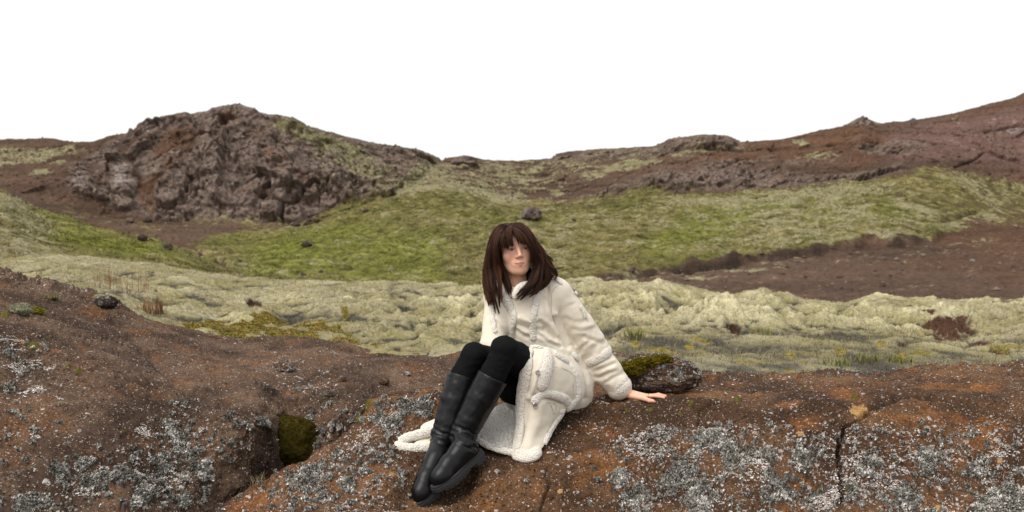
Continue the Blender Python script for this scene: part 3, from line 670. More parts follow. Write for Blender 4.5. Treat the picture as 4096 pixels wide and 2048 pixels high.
BLK = [(1.9, [(114, 146), (121, 151), (129, 161), (139, 173), (140, 185), (135, 197), (118, 199), (112, 190), (109, 176)]), (1.3, [(84, 165), (92, 172), (98, 190), (96, 200), (69, 198), (76, 184)]),
       (1.2, [(98, 194), (108, 192), (112, 202), (104, 206), (97, 204)]), (1.3, [(113, 200), (126, 198), (136, 202), (132, 211), (114, 210)]),
       (1.1, [(196, 140), (228, 134), (228, 195), (232, 209), (214, 201), (201, 182), (193, 165)]), (0.8, [(226.5, 122), (262, 117), (276, 134), (268, 150), (300, 150), (300, 170), (262, 184), (256, 205), (238, 213), (227, 202)]),
       (2.0, [(274, 183), (290, 178), (302, 182), (300, 200), (284, 205), (272, 198)]), (1.7, [(303, 186), (316, 183), (320, 197), (306, 203)]), (1.9, [(320, 174), (342, 172), (353, 180), (338, 191), (322, 188)]),
       (2.1, [(264, 207), (283, 206), (283, 223), (263, 222)]), (2.1, [(285.5, 207), (302, 208), (304, 222), (286, 224)]), (1.5, [(360, 190), (380, 192), (383, 202), (362, 205)]), (1.4, [(345, 195), (357, 192), (359, 204), (347, 205)]),
       (1.3, [(154, 186), (170, 172), (185, 170), (192, 186), (186, 201), (165, 206), (154, 200)]), (1.5, [(137, 127), (160, 119), (187, 114), (189, 118), (160, 126), (140, 132)]), (1.2, [(210, 112), (240, 106), (258, 112), (250, 120), (215, 118)]),
       (1.0, [(274, 117), (302, 121), (307, 128), (285, 127)]), (1.2, [(176, 128), (196, 124), (205, 132), (190, 142), (176, 140)]), (1.0, [(262, 152), (282, 148), (298, 152), (296, 164), (268, 165)]), (1.0, [(395, 148), (430, 154), (440, 162), (418, 163), (398, 156)]),
       (1.4, [(600, 190), (640, 182), (690, 177), (690, 190), (640, 197)]), (1.6, [(694, 174), (712, 164), (724, 170), (728, 184), (712, 190), (694, 188)]), (1.5, [(640, 168), (662, 165), (672, 176), (668, 188), (640, 186)]), (1.3, [(730, 172), (745, 168), (752, 182), (738, 188)]),
       (1.5, [(756, 156), (776, 153), (782, 166), (770, 174), (756, 170)]), (1.3, [(782, 168), (806, 163), (806, 174), (786, 178)]), (1.4, [(666, 140), (704, 137), (726, 138), (738, 143), (730, 148), (668, 148)]), (1.0, [(520, 202), (560, 196), (600, 196), (560, 206)])]
for a_, pl in BLK: dz += .8 * a_ * rough * poly_mask(u + h1 * .7, v + h2 * .7, pl, 1.6)
gl = (1 - rough) * (1 - backside)
# the gully in the meadow
gul = line_dist(u + wu * .3, v + wv * .3, [(170, 247), (195, 252), (215, 262), (226, 270)])
gullies = np.exp(-(gul / 2.5) ** 2)
stepup = np.where((u > 540) & (u < 960), (above - .5) * smooth(540, 620, u) * smooth(960, 930, u), 0) * smooth(24, 4, np.abs(v - vb(u)))
ta, _, tr_ = worley(V * np.array([1.3, .8, 1.3]) + .3 * fbm(V * .9, 181, 2)[:, None], 182); tb, _, tr2 = worley(V * np.array([.5, .32, .5]), 183)
tus = np.sqrt(np.clip(1 - ta ** 2, 0, 1)) * (.3 + .7 * tr_); tus2 = np.sqrt(np.clip(1 - tb ** 2, 0, 1)) * tr2
pale = pale + grass * (.30 * (tus - .45) + .25 * (tus2 - .35)); grassy = np.clip(grass, 0, 1)
dzz = .32 * stepup + gl * (.3 + .7 * grassy) * (.26 * tus + .30 * tus2) * smooth(-.4, .3, fbm(V * .12, 184, 3) + .3 * smooth(560, 680, u)) + gl * (0.22 * lumps + 0.16 * fbm(V * 1.1, 118, 3)) - 0.35 * shade * gl - 0.4 * gullies
grass = grass * (1 - gullies) * (1 - 0.9 * np.exp(-(bl / 2.5) ** 2))
strip = blobs(u, v, [(745, 270, 40), (700, 277, 30), (790, 268, 25)], 0.06) + poly_mask(U, W, [(620, 279), (800, 259), (940, 247), (1000, 238), (1010, 246), (900, 256), (760, 268), (640, 284)], 4) * 0.42
pale = np.maximum(pale * (1 - 0.8 * shade), strip) * (1 - gullies)
dark_mossy = poly_mask(U, W, [(940, 170), (1010, 180), (1060, 200), (1040, 226), (960, 220), (985, 205)], 6)
pale += 0.45 * dark_mossy; grass = np.maximum(grass, 0.62 * dark_mossy)
join_ = poly_mask(u + wu * .5, v + wv * .5, [(870, 178), (930, 168), (975, 178), (1000, 206), (960, 228), (915, 222), (890, 200)], 10); grass = np.maximum(grass, .72 * join_); pale += .22 * join_
pale += .34 * poly_mask(U, W, [(285, 150), (345, 150), (400, 175), (400, 200), (340, 195), (300, 180)], 10); grass = np.maximum(grass, .34 * smooth(14, 0, np.abs(v - ba_v(u) - 2)) * (u < 500) * (u > 60))
V2 = V + np.stack([0 * dz, -0.85 * dz, 0.35 * dz + dzz], -1)
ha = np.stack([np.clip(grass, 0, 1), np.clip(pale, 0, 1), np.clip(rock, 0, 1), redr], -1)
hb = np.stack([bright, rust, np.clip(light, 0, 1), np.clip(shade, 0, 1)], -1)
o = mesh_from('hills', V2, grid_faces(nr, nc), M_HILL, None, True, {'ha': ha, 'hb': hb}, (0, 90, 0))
tag(o, 'rocky brown hills and green valley meadow rising to the skyline', 'hills', kind='structure')
H_V = V2.reshape(nr, nc, 3); H_v = v; H_u = u; H_ha, H_hb, H_row = ha, hb, np.repeat(np.arange(nr), nc)

# ---------------------------------------------------------- nearer grassy slope at the far left
g_us = span(-640, 330, 0.8)
gc_v = curve([(-170, 172), (0, 192), (40, 211), (70, 219), (99, 227), (159, 239), (199, 258), (235, 276), (270, 300), (330, 330)])
g_prof = [(K(20), lambda u: gc_v(u) + 120), (K(27), lambda u: 300 - (u < 0) * 0.0 + 0 * u), (K(40), lambda u: gc_v(u) + (298 - gc_v(u)) * 0.35), (K(48), gc_v), (K(52), lambda u: gc_v(u) + 3), (K(70), lambda u: gc_v(u) + 60)]
V, u, v, (nr, nc) = columns(g_us, g_prof, [8, 50, 50, 10, 8], 3, 4)
wu = fbm(V * 0.3, 131, 4) * 8; wv = fbm(V * 0.3, 132, 4) * 5
fa, _, ra = worley(V * np.array([.7, .5, .7]), 133)
leftm = smooth(120, 30, u + wu * 2 + (v - 200) * .3)
green = poly_mask(u + wu, v + wv, [(20, 212), (60, 218), (160, 244), (190, 262), (110, 256), (60, 245), (60, 230)], 7)
rs = 0.45 * blobs(u + wu, v + wv, [(10, 245, 10), (22, 232, 6), (8, 255, 8), (60, 226, 7), (2, 226, 6), (40, 250, 9)], 0.5)
dzz = 0.35 * (np.sqrt(np.clip(1 - fa ** 2, 0, 1)) - .5) * (0.3 + 0.7 * leftm) + 0.12 * fbm(V * 1.2, 134, 4)
ha = np.stack([np.clip(0.95 - rs, 0, 1), np.clip(0.62 * leftm - 0.5 * green + 0.12, 0, 1) * (1 - rs), 0 * u, 0 * u], -1)
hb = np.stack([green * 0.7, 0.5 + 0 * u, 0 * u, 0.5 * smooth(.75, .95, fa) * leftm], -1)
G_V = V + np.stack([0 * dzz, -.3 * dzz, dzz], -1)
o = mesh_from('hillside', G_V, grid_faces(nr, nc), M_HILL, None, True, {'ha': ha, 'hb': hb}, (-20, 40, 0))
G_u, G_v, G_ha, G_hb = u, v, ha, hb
tag(o, 'nearer grassy and mossy slope coming down from the left edge', 'hillside', kind='structure')

# ---------------------------------------------------------- ground under everything, to the horizon
xs = np.concatenate([-np.geomspace(1200, 4, 30), [0], np.geomspace(4, 1200, 30)]); ys = np.concatenate([-np.geomspace(300, 3, 16), [0], np.geomspace(3, 1500, 40)])
X, Yy = np.meshgrid(xs, ys); Zz = -2.9 + 0.2 * np.sin(X * .3) * np.cos(Yy * .23)
near = np.exp(-((X / 9) ** 2 + ((Yy - 2) / 5) ** 2)); Zz = Zz + near * 2.75
m = NT('bare_soil'); co = m.coord(); nz = m.noise(co, 0.6, 6, .65)
m.inp('Base Color', m.mix(nz, (0.05, 0.032, 0.022), (0.13, 0.085, 0.058))); m.inp('Normal', m.bump(m.noise(co, 9, 5), .03))
o = mesh_from('ground', np.stack([X, Yy, Zz], -1).reshape(-1, 3), grid_faces(len(ys), len(xs)), m.m)
tag(o, 'bare brown soil lying under the rocks and moss', 'ground', kind='structure')
# ================================================================== implicit surfaces (for the figure)
class Vox:
    def __init__(s, lo, hi, h):
        s.lo = np.array(lo, float); s.h = h
        n = np.ceil((np.array(hi) - s.lo) / h).astype(int) + 1
        s.ax = [(s.lo[i] + h * np.arange(n[i])).astype(F32) for i in range(3)]
        s.f = np.full(n, 0.5, F32)
    def win(s, lo, hi):
        sl = []
        for i in range(3):
            a = max(0, int((lo[i] - s.lo[i]) / s.h)); b = min(len(s.ax[i]), int((hi[i] - s.lo[i]) / s.h) + 2)
            sl.append(slice(a, max(a, b)))
        g = (s.ax[0][sl[0]][:, None, None], s.ax[1][sl[1]][None, :, None], s.ax[2][sl[2]][None, None, :])
        return tuple(sl), g
    def put(s, sl, d, k, op='add'):
        f = s.f[sl]
        if op == 'sub':
            d = -d
            h = np.clip(0.5 - 0.5 * (f - d) / k, 0, 1); s.f[sl] = f * (1 - h) + d * h + k * h * (1 - h)
        else:
            h = np.clip(0.5 + 0.5 * (f - d) / k, 0, 1); s.f[sl] = f * (1 - h) + d * h - k * h * (1 - h)
    def cap(s, a, b, ra, rb, k=0.01, sc=(1, 1, 1), op='add'):
        a = np.array(a, float); b = np.array(b, float); sc = np.array(sc, float); m = max(ra, rb) + k + 3 * s.h
        sl, (X, Y, Z) = s.win(np.minimum(a, b) - m * np.maximum(sc, .3) - k, np.maximum(a, b) + m * np.maximum(sc, .3) + k)
        if s.f[sl].size == 0: return
        p = [(q - a[i]) / sc[i] for i, q in enumerate((X, Y, Z))]; e = (b - a) / sc
        t = np.clip((p[0] * e[0] + p[1] * e[1] + p[2] * e[2]) / (e @ e + 1e-12), 0, 1)
        d = np.sqrt((p[0] - t * e[0]) ** 2 + (p[1] - t * e[1]) ** 2 + (p[2] - t * e[2]) ** 2) - (ra + (rb - ra) * t)
        s.put(sl, (d * min(1, sc.min() ** .5)).astype(F32), k, op)
    def chain(s, pts, rad, k=0.01, sc=(1, 1, 1)):
        for i in range(len(pts) - 1): s.cap(pts[i], pts[i + 1], rad[i], rad[i + 1], k, sc)
    def ell(s, c, r, k=0.01, M=None, op='add'):
        c = np.array(c, float); r = np.array(r, float); m = r.max() + k + 3 * s.h
        sl, (X, Y, Z) = s.win(c - m, c + m)
        if s.f[sl].size == 0: return
        p = [X - c[0], Y - c[1], Z - c[2]]
        if M is not None: p = [M[0, i] * p[0] + M[1, i] * p[1] + M[2, i] * p[2] for i in range(3)]
        k0 = np.sqrt((p[0] / r[0]) ** 2 + (p[1] / r[1]) ** 2 + (p[2] / r[2]) ** 2)
        k1 = np.sqrt((p[0] / r[0] ** 2) ** 2 + (p[1] / r[1] ** 2) ** 2 + (p[2] / r[2] ** 2) ** 2)
        s.put(sl, (k0 * (k0 - 1) / (k1 + 1e-6)).astype(F32), k, op)
    def mesh(s, relax=2):
        f = s.f; neg = f < 0; n = f.shape
        cs = (n[0] - 1, n[1] - 1, n[2] - 1)
        acc = np.zeros(cs + (3,), F32); cnt = np.zeros(cs, F32); edges = []
        for ax in range(3):
            s0 = [slice(None)] * 3; s1 = [slice(None)] * 3; s0[ax] = slice(0, -1); s1[ax] = slice(1, None)
            E = neg[tuple(s0)] != neg[tuple(s1)]
            idx = np.argwhere(E); f0 = f[tuple(s0)][E]; f1 = f[tuple(s1)][E]; t = f0 / (f0 - f1)
            pos = idx.astype(F32); pos[:, ax] += t
            o1, o2 = [i for i in range(3) if i != ax]
            for d1 in (0, 1):
                for d2 in (0, 1):
                    c = idx.copy(); c[:, o1] -= d1; c[:, o2] -= d2
                    ok = (c >= 0).all(1) & (c[:, 0] < cs[0]) & (c[:, 1] < cs[1]) & (c[:, 2] < cs[2])
                    lin = np.ravel_multi_index(c[ok].T, cs)
                    np.add.at(cnt.reshape(-1), lin, 1); np.add.at(acc.reshape(-1, 3), lin, pos[ok])
            edges.append((idx, neg[tuple(s0)][E], ax, o1, o2))
        act = cnt > 0; ids = np.full(cs, -1, np.int64); ids[act] = np.arange(act.sum())
        V = acc[act] / cnt[act][:, None]
        Fs = []
        for idx, sg, ax, o1, o2 in edges:
            ok = (idx[:, o1] >= 1) & (idx[:, o2] >= 1) & (idx[:, o1] < cs[o1]) & (idx[:, o2] < cs[o2])
            i = idx[ok]; g = sg[ok]; q = []
            for d1, d2 in ((1, 1), (0, 1), (0, 0), (1, 0)):
                c = i.copy(); c[:, o1] -= d1; c[:, o2] -= d2; q.append(ids[c[:, 0], c[:, 1], c[:, 2]])
            q = np.stack(q, 1); flip = g if ax != 1 else ~g
            q[~flip] = q[~flip][:, ::-1]; Fs.append(q)
        Fq = np.concatenate(Fs); V = V * s.h + s.lo
        return relax_mesh(V, Fq, relax), Fq

def relax_mesh(V, Fq, it, lam=0.5):
    if it <= 0: return V
    e = np.concatenate([Fq[:, [0, 1]], Fq[:, [1, 2]], Fq[:, [2, 3]], Fq[:, [3, 0]]]); e = np.concatenate([e, e[:, ::-1]])
    c = np.maximum(np.bincount(e[:, 0], minlength=len(V)), 1)[:, None]
    for _ in range(it):
        s = np.stack([np.bincount(e[:, 0], V[e[:, 1], i], minlength=len(V)) for i in range(3)], 1)
        V = V * (1 - lam) + lam * s / c
    return V

def vnormals(V, Fq):
    a, b, c = V[Fq[:, 0]], V[Fq[:, 1]], V[Fq[:, 2]]
    d = V[Fq[:, 3]] if Fq.shape[1] == 4 else a
    n = np.cross(c - a, (d - b) if Fq.shape[1] == 4 else (c - b))
    out = np.zeros_like(V)
    for k in range(Fq.shape[1]):
        for i in range(3): out[:, i] += np.bincount(Fq[:, k], n[:, i], minlength=len(V))
    return out / (np.linalg.norm(out, axis=1, keepdims=True) + 1e-12)

def topix(V):
    return 512 + V[:, 0] / V[:, 1] * 1024, 256 + (CAMZ - V[:, 2]) / V[:, 1] * 1024

def catmull(P, n):
    """smooth curve through the points P, n samples, evenly spaced"""
    P = np.asarray(P, float); Q = np.concatenate([2 * P[:1] - P[1:2], P, 2 * P[-1:] - P[-2:-1]])
    m = len(P) - 1; t = np.linspace(0, m, max(40, m * 12)); i = np.minimum(t.astype(int), m - 1); x = (t - i)[:, None]
    p0, p1, p2, p3 = Q[i], Q[i + 1], Q[i + 2], Q[i + 3]
    c = 0.5 * (2 * p1 + (p2 - p0) * x + (2 * p0 - 5 * p1 + 4 * p2 - p3) * x ** 2 + (3 * p1 - p0 - 3 * p2 + p3) * x ** 3)
    L = np.concatenate([[0], np.cumsum(np.linalg.norm(np.diff(c[:, :3], axis=0), axis=1))])
    s = np.linspace(0, L[-1], n)
    return np.stack([np.interp(s, L, c[:, k]) for k in range(c.shape[1])], 1)

def join(parts):
    Vs, Fs, o = [], {}, 0
    for V, F in parts:
        for f in (F if isinstance(F, list) else [F]):
            Fs.setdefault(f.shape[1], []).append(f + o)
        Vs.append(V); o += len(V)
    return np.concatenate(Vs), [np.concatenate(x) for x in Fs.values()]

def sweep(path, ra, rb, nrm=None, seg=16, bump=0.0, bscale=110, closed=False, seed=5, ends=True):
    """a band or roll along path; ra half width, rb half height along nrm"""
    P = np.asarray(path, float); n = len(P)
    T = np.gradient(P, axis=0); T /= np.linalg.norm(T, axis=1, keepdims=True) + 1e-12
    N = np.broadcast_to(np.array([0, -1.0, 0.2]), P.shape) if nrm is None else np.asarray(nrm, float)
    N = N - (N * T).sum(1, keepdims=True) * T; N /= np.linalg.norm(N, axis=1, keepdims=True) + 1e-12
    B = np.cross(T, N); a = np.linspace(0, 2 * np.pi, seg, endpoint=False)
    ra = np.broadcast_to(ra, (n,)).astype(float).copy(); rb = np.broadcast_to(rb, (n,)).astype(float).copy()
    if ends and not closed:
        L = np.concatenate([[0], np.cumsum(np.linalg.norm(np.diff(P, axis=0), axis=1))])
        e = np.minimum(L, L[-1] - L); w_ = np.sqrt(np.clip(1 - (1 - np.clip(e / (np.mean(ra) + 1e-6), 0, 1)) ** 2, 0.002, 1)); ra *= w_; rb *= w_
    off = ra[:, None, None] * np.cos(a)[None, :, None] * B[:, None] + rb[:, None, None] * np.sin(a)[None, :, None] * N[:, None]
    V = (P[:, None] + off).reshape(-1, 3)
    if bump:
        D = off.reshape(-1, 3); D = D / (np.linalg.norm(D, axis=1, keepdims=True) + 1e-9)
        f1, _, rr = worley(V * bscale, seed)
        V = V + D * (bump * (np.sqrt(np.clip(1 - f1 ** 2, 0, 1)) * (0.5 + rr) - 0.45) + bump * .8 * fbm(V * 38, seed + 1, 2))[:, None]
    return V, grid_faces(n, seg, True)

def tufts(V, N, n, length, width, rng, lift=0.6, curl=0.6):
    """n little curled flakes of wool or leaf standing on points V with normals N"""
    i = rng.integers(0, len(V), n); p = V[i]; nn = N[i]
    r = rng.normal(size=(n, 3)); t = np.cross(nn, r); t /= np.linalg.norm(t, axis=1, keepdims=True) + 1e-9
    L = length * rng.uniform(.5, 1.2, (n, 1)); w_ = np.cross(nn, t)
    d1 = nn * lift + t * curl * rng.uniform(-1, 1, (n, 1)); d2 = nn * lift * .4 + t * curl * rng.uniform(-1.4, 1.4, (n, 1)) + w_ * curl * rng.uniform(-.8, .8, (n, 1))
    a = p - w_ * width * .5; b = p + w_ * width * .5; c = p + d1 * L * .6 + w_ * width * .5; d = p + d1 * L * .6 - w_ * width * .5; e = p + d1 * L * .6 + d2 * L * .6
    VV = np.stack([a, b, c, d, e], 1).reshape(-1, 3); o = (np.arange(n) * 5)[:, None]
    return VV, [o + np.array([[0, 1, 2, 3]]), o + np.array([[3, 2, 4]])]

def lathe_disc(c, nrm, r, h, seg=14):
    nrm = np.array(nrm, float); nrm /= np.linalg.norm(nrm); t = np.cross(nrm, [0.1, .2, 1]); t /= np.linalg.norm(t); b = np.cross(nrm, t)
    prof = [(0, -h), (1.0, -h), (1.0, h * .5), (.85, h), (.6, h * .9), (.5, h * .3), (.3, h * .3), (.2, h * .8), (0.001, h * .8)]
    a = np.linspace(0, 2 * np.pi, seg, endpoint=False)
    V = np.concatenate([c + nrm * z + r * q * (np.cos(a)[:, None] * t + np.sin(a)[:, None] * b) for q, z in prof])
    return V, grid_faces(len(prof), seg, True)

# where the rock's surface is
_RP = R_V.reshape(-1, 3); _RU = R_u.ravel(); _RVv = topix(_RP)[1]; _RU = topix(_RP)[0]
def rock_at(u, v):
    """the rock's point seen at pixel (u, v)"""
    d = (_RU - u) ** 2 + (_RVv - v) ** 2; i = np.argsort(d)[:24]; i = i[d[i] < max(4.0, d[i[0]] + 1)]
    return _RP[i[np.argmin(_RP[i, 1])]]
def rock_z(x, y):
    d = (_RP[:, 0] - x) ** 2 + (_RP[:, 1] - y) ** 2; i = np.argpartition(d, 6)[:6]
    return _RP[i, 2].mean()
# ================================================================== THE PERSON
PX = lambda *q: np.array([pix(*p) for p in q])
prng = np.random.default_rng(21)
PERSON = empty('person', pix(550, 405, 5.05))
tag(PERSON, 'woman in a cream shearling coat and black boots sitting on the rock', 'person')

# ---------------------------------------------------------- materials
def leather_mat():
    m = NT('cream_leather'); co = m.coord()
    n1 = m.noise(co, 9, 4, 0.6); n2 = m.noise(co, 420, 3, 0.6); n3 = m.noise(co, 30, 5, 0.6)
    c = m.mix(n1, (0.67, 0.60, 0.475), (0.78, 0.71, 0.585)); c = m.mix(m.math('MULTIPLY', m.step(n3, 0.6, 0.8), 0.25), c, (0.58, 0.50, 0.38))
    m.inp('Base Color', c); m.inp('Roughness', 0.62); m.inp('Specular IOR Level', 0.25)
    m.inp('Normal', m.bump(m.math('ADD', m.math('MULTIPLY', n3, 1.5), m.math('MULTIPLY', n2, 0.25)), 0.004, 0.6)); m.inp('Sheen Weight', 0.1)
    return m.m
def fleece_mat(name, c1, c2):
    m = NT(name); co = m.coord()
    n1 = m.noise(co, 120, 4, 0.7); n2 = m.vor(co, 150)
    c = m.mix(n1, c1, c2); c = m.mix(1.0, c, m.ramp(n2, [(0.0, 1.06), (0.5, 0.95), (0.9, 0.72)]), 'MULTIPLY')
    m.inp('Base Color', c); m.inp('Roughness', 1.0); m.inp('Specular IOR Level', 0.05); m.inp('Sheen Weight', 0.3); m.inp('Sheen Roughness', 0.5)
    m.inp('Subsurface Weight', 0.1); m.inp('Subsurface Radius', (0.01, 0.008, 0.006)); m.inp('Subsurface Scale', 0.4)
    m.inp('Normal', m.bump(m.math('ADD', n1, m.math('MULTIPLY', n2, -0.8)), 0.006, 0.8))
    return m.m
M_LEA = leather_mat(); M_FLE = fleece_mat('cream_fleece', (0.74, 0.68, 0.58), (0.89, 0.84, 0.755)); M_FLE2 = fleece_mat('lining_fleece', (0.76, 0.71, 0.64), (0.90, 0.86, 0.79))
def black_mat(name, col, rough, spec, bs, bd, wear=0.0):
    m = NT(name); co = m.coord(); n = m.noise(co, 16, 5, 0.6); f = m.noise(co, bs, 4, 0.6)
    c = m.mix(n, tuple(x * .7 for x in col), tuple(x * 1.4 for x in col))
    if wear: c = m.mix(m.math('MULTIPLY', m.step(m.noise(co, 34, 5, .7), .6, .8), wear), c, (0.06, 0.058, 0.056))
    m.inp('Base Color', c); m.inp('Roughness', m.ramp(n, [(0.3, rough * .85), (0.7, min(1, rough * 1.15))])); m.inp('Specular IOR Level', spec)
    m.inp('Normal', m.bump(f, bd, 0.6)); return m.m
M_LEG = black_mat('black_knit', (0.0075, 0.0073, 0.0078), 0.95, 0.06, 700, 0.0006)
M_BOOT = black_mat('black_leather', (0.0045, 0.0046, 0.0054), 0.33, 0.24, 300, 0.0008, 0.25); M_SOLE = black_mat('black_rubber', (0.027, 0.027, 0.028), 0.75, 0.2, 200, 0.001, 0.35)
def skin_mat():
    m = NT('skin'); co = m.coord(); n = m.noise(co, 60, 4, 0.6)
    c = m.mix(n, (0.76, 0.43, 0.295), (0.86, 0.515, 0.365))
    lip, blush, brow = m.rgb('make'); nail = m.attr('make', 'Alpha')
    c = m.mix(m.math('MULTIPLY', blush, 0.7), c, (0.70, 0.27, 0.19)); c = m.mix(m.math('MULTIPLY', lip, 0.9), c, (0.52, 0.175, 0.14))
    c = m.mix(m.math('MULTIPLY', brow, 0.9), c, (0.03, 0.018, 0.013)); c = m.mix(nail, c, (0.05, 0.03, 0.03))
    m.inp('Base Color', c); m.inp('Roughness', 0.48); m.inp('Specular IOR Level', 0.35)
    m.inp('Subsurface Weight', 0.15); m.inp('Subsurface Radius', (0.012, 0.005, 0.003)); m.inp('Subsurface Scale', 0.5)
    m.inp('Normal', m.bump(n, 0.0006, 0.5)); return m.m
M_SKIN = skin_mat()
def hair_mat():
    m = NT('brown_hair'); co = m.coord(); r = m.attr('strand'); n = m.noise(co, 22, 3)
    c = m.mix(r, (0.0085, 0.0046, 0.0034), (0.115, 0.043, 0.019)); c = m.mix(m.math('MULTIPLY', n, 0.35), c, (0.032, 0.012, 0.007))
    m.inp('Base Color', c); m.inp('Roughness', 0.45); m.inp('Specular IOR Level', 0.18); return m.m
M_HAIR = hair_mat()
M_METAL = simple_mat('silver_metal', (0.45, 0.43, 0.40), 0.3, 0.5); M_METAL.node_tree.nodes['Principled BSDF'].inputs['Metallic'].default_value = 0.9
M_GOLD = simple_mat('gold', (0.62, 0.40, 0.12), 0.25, 0.5); M_GOLD.node_tree.nodes['Principled BSDF'].inputs['Metallic'].default_value = 1.0
M_STITCH = simple_mat('stitched_seam', (0.42, 0.35, 0.26), 0.9, 0.1)

# ---------------------------------------------------------- head, in its own space: x to her left, -y out of the face, z up
YAW, ROLL, PITCH = R(11), R(-5.5), R(-1)
def rotm(ax, a):
    c, s = math.cos(a), math.sin(a)
    return np.array({'x': [[1, 0, 0], [0, c, -s], [0, s, c]], 'y': [[c, 0, s], [0, 1, 0], [-s, 0, c]], 'z': [[c, -s, 0], [s, c, 0], [0, 0, 1]]}[ax], float)
HM = rotm('y', ROLL) @ rotm('z', YAW) @ rotm('x', PITCH)
HC = pix(514.8, 250.0, 4.97)
toW = lambda P: np.asarray(P) @ HM.T + HC
hx = Vox((-.100, -.135, -.245), (.100, .125, .135), 0.0019)
hx.ell((0, .012, .037), (.075, .094, .079), .02)
hx.ell((0, -.030, -.024), (.0715, .062, .086), .03)
hx.ell((0, -.034, -.072), (.050, .050, .044), .025)
hx.cap((0, -.060, -.098), (0, -.066, -.103), .019, .017, .02)
for sx in (-1, 1):
    hx.cap((sx * .050, .002, -.050), (sx * .022, -.055, -.098), .020, .017, .025)
    hx.ell((sx * .043, -.057, -.030), (.0265, .024, .023), .022)
    hx.ell((sx * .077, .014, -.012), (.008, .017, .030), .006)
hx.cap((-.034, -.080, .020), (.034, -.080, .020), .013, .013, .016)
hx.ell((0, -.045, .050), (.060, .045, .040), .02)
for sx in (-1, 1):
    hx.ell((sx * .034, -.104, .001), (.019, .022, .0125), .010, op='sub')
    hx.ell((sx * .034, -.0725, .001), (.0148, .0148, .0148), .004)
    hx.cap((sx * .021, -.087, .0085), (sx * .046, -.082, .0075), .0035, .0035, .004)      # lid fold
hx.chain([(0, -.084, .014), (0, -.096, -.008), (0, -.109, -.029)], [.0085, .0085, .0100], .010)
hx.ell((0, -.104, -.033), (.0105, .0100, .0088), .006)
for sx in (-1, 1): hx.ell((sx * .0125, -.094, -.036), (.0078, .0105, .0072), .006)
for sx in (-1, 1): hx.ell((sx * .0065, -.101, -.0425), (.0036, .0050, .0030), .002, op='sub')
hx.ell((0, -.076, -.066), (.034, .016, .024), .014)                                    # muzzle
for sx in (-1, 1):
    hx.cap((sx * .004, -.0935, -.0640), (sx * .025, -.0815, -.0685), .0048, .0020, .005)
    hx.cap((0, -.0915, -.0745), (sx * .021, -.0825, -.0705), .0058, .0024, .005)
    hx.cap((0, -.1015, -.0690), (sx * .012, -.097, -.0685), .0020, .0020, .0025, op='sub')
    hx.cap((sx * .012, -.097, -.0688), (sx * .026, -.0860, -.0675), .0020, .0012, .0025, op='sub')
    hx.ell((sx * .034, -.091, .0000), (.0150, .0125, .0047), .0022, op='sub')           # eye opening
hx.cap((0, .030, -.050), (0, .045, -.240), .050, .054, .03)
hV, hF = hx.mesh(1); del hx
x_, y_, z_ = hV.T
front = y_ < -.06
lipd = np.minimum(np.abs(z_ + .0692) / (.0085 - .22 * np.abs(x_) ), 2); lip = smooth(1.15, .75, lipd) * smooth(.0265, .023, np.abs(x_)) * front * smooth(-.078, -.083, y_)
blush = np.exp(-(((np.abs(x_) - .045) / .019) ** 2 + ((z_ + .030) / .017) ** 2)) * front + .35 * np.exp(-((x_ / .014) ** 2 + ((z_ + .036) / .012) ** 2)) * front
bz = .0235 - .06 * (np.abs(x_) - .03) - 6.0 * (np.abs(x_) - .034) ** 2
brow = smooth(.0045, .0025, np.abs(z_ - bz)) * smooth(.014, .018, np.abs(x_)) * smooth(.054, .050, np.abs(x_)) * front
lash = np.exp(-(((np.abs(x_) - .034) / .0145) ** 4 + ((z_ - .0058) / .0026) ** 2)) * front * (y_ < -.07)
socket = .25 * np.exp(-(((np.abs(x_) - .034) / .017) ** 2 + ((z_ - .001) / .010) ** 2)) * front
make_h = np.stack([lip, np.clip(blush, 0, 1), np.clip(.5 * brow + .9 * lash, 0, 1), 0 * x_], -1)
bodyparts = [(toW(hV), hF)]; makes = [make_h]

# ---------------------------------------------------------- hand on the rock
def onrock(x, y, h): return np.array([x, y, rock_z(x, y) + h])
wx, wy = pix(625, 392, 5.14)[0], 5.14
Wr = onrock(wx, wy, .036)
kn = {'index': (0.668, 5.093), 'middle': (0.675, 5.116), 'ring': (0.669, 5.138), 'pinky': (0.658, 5.158)}
tips = {'index': (0.752, 5.068), 'middle': (0.766, 5.110), 'ring': (0.760, 5.152), 'pinky': (0.726, 5.188)}
hv = Vox((wx - .09, 5.00, Wr[2] - .08), (.80, 5.23, Wr[2] + .06), 0.0018)
K_ = {}
for k in kn:
    a = onrock(*kn[k], .0175); K_[k] = a
    hv.cap(Wr + np.array([.012, (kn[k][1] - 5.125) * .45, -.006]), a, .0155, .0105, .012)
    b = np.array(tips[k]); A = np.array(kn[k]); rr = {'index': .0085, 'middle': .0088, 'ring': .0084, 'pinky': .0074}[k]
    p1 = onrock(*(A + (b - A) * .42), .0185 if k != 'pinky' else .016); p2 = onrock(*(A + (b - A) * .74), .0125); p3 = onrock(*b, .0078)
    hv.chain([a, p1, p2, p3], [rr * 1.12, rr, rr * .93, rr * .78], .003)
t0 = Wr + np.array([.016, -.020, -.014]); t1 = onrock(.652, 5.062, .017); t2 = onrock(.676, 5.040, .0135); t3 = onrock(.699, 5.030, .009)
hv.chain([t0, t1, t2, t3], [.0145, .0125, .0100, .0082], .006)
hv.cap(Wr + np.array([-.09, .002, .075]), Wr, .024, .022, .012, (1, 1.15, 1))
hv.cap(Wr, onrock(.655, 5.12, .017), .021, .012, .012, (1, 1.3, 1))
gV, gF = hv.mesh(1); del hv
mk = np.zeros((len(gV), 4), F32)
nm = smooth(.0075, .005, np.linalg.norm(gV - (t3 + np.array([0.003, -.002, .006])), axis=1)); mk[:, 3] = nm
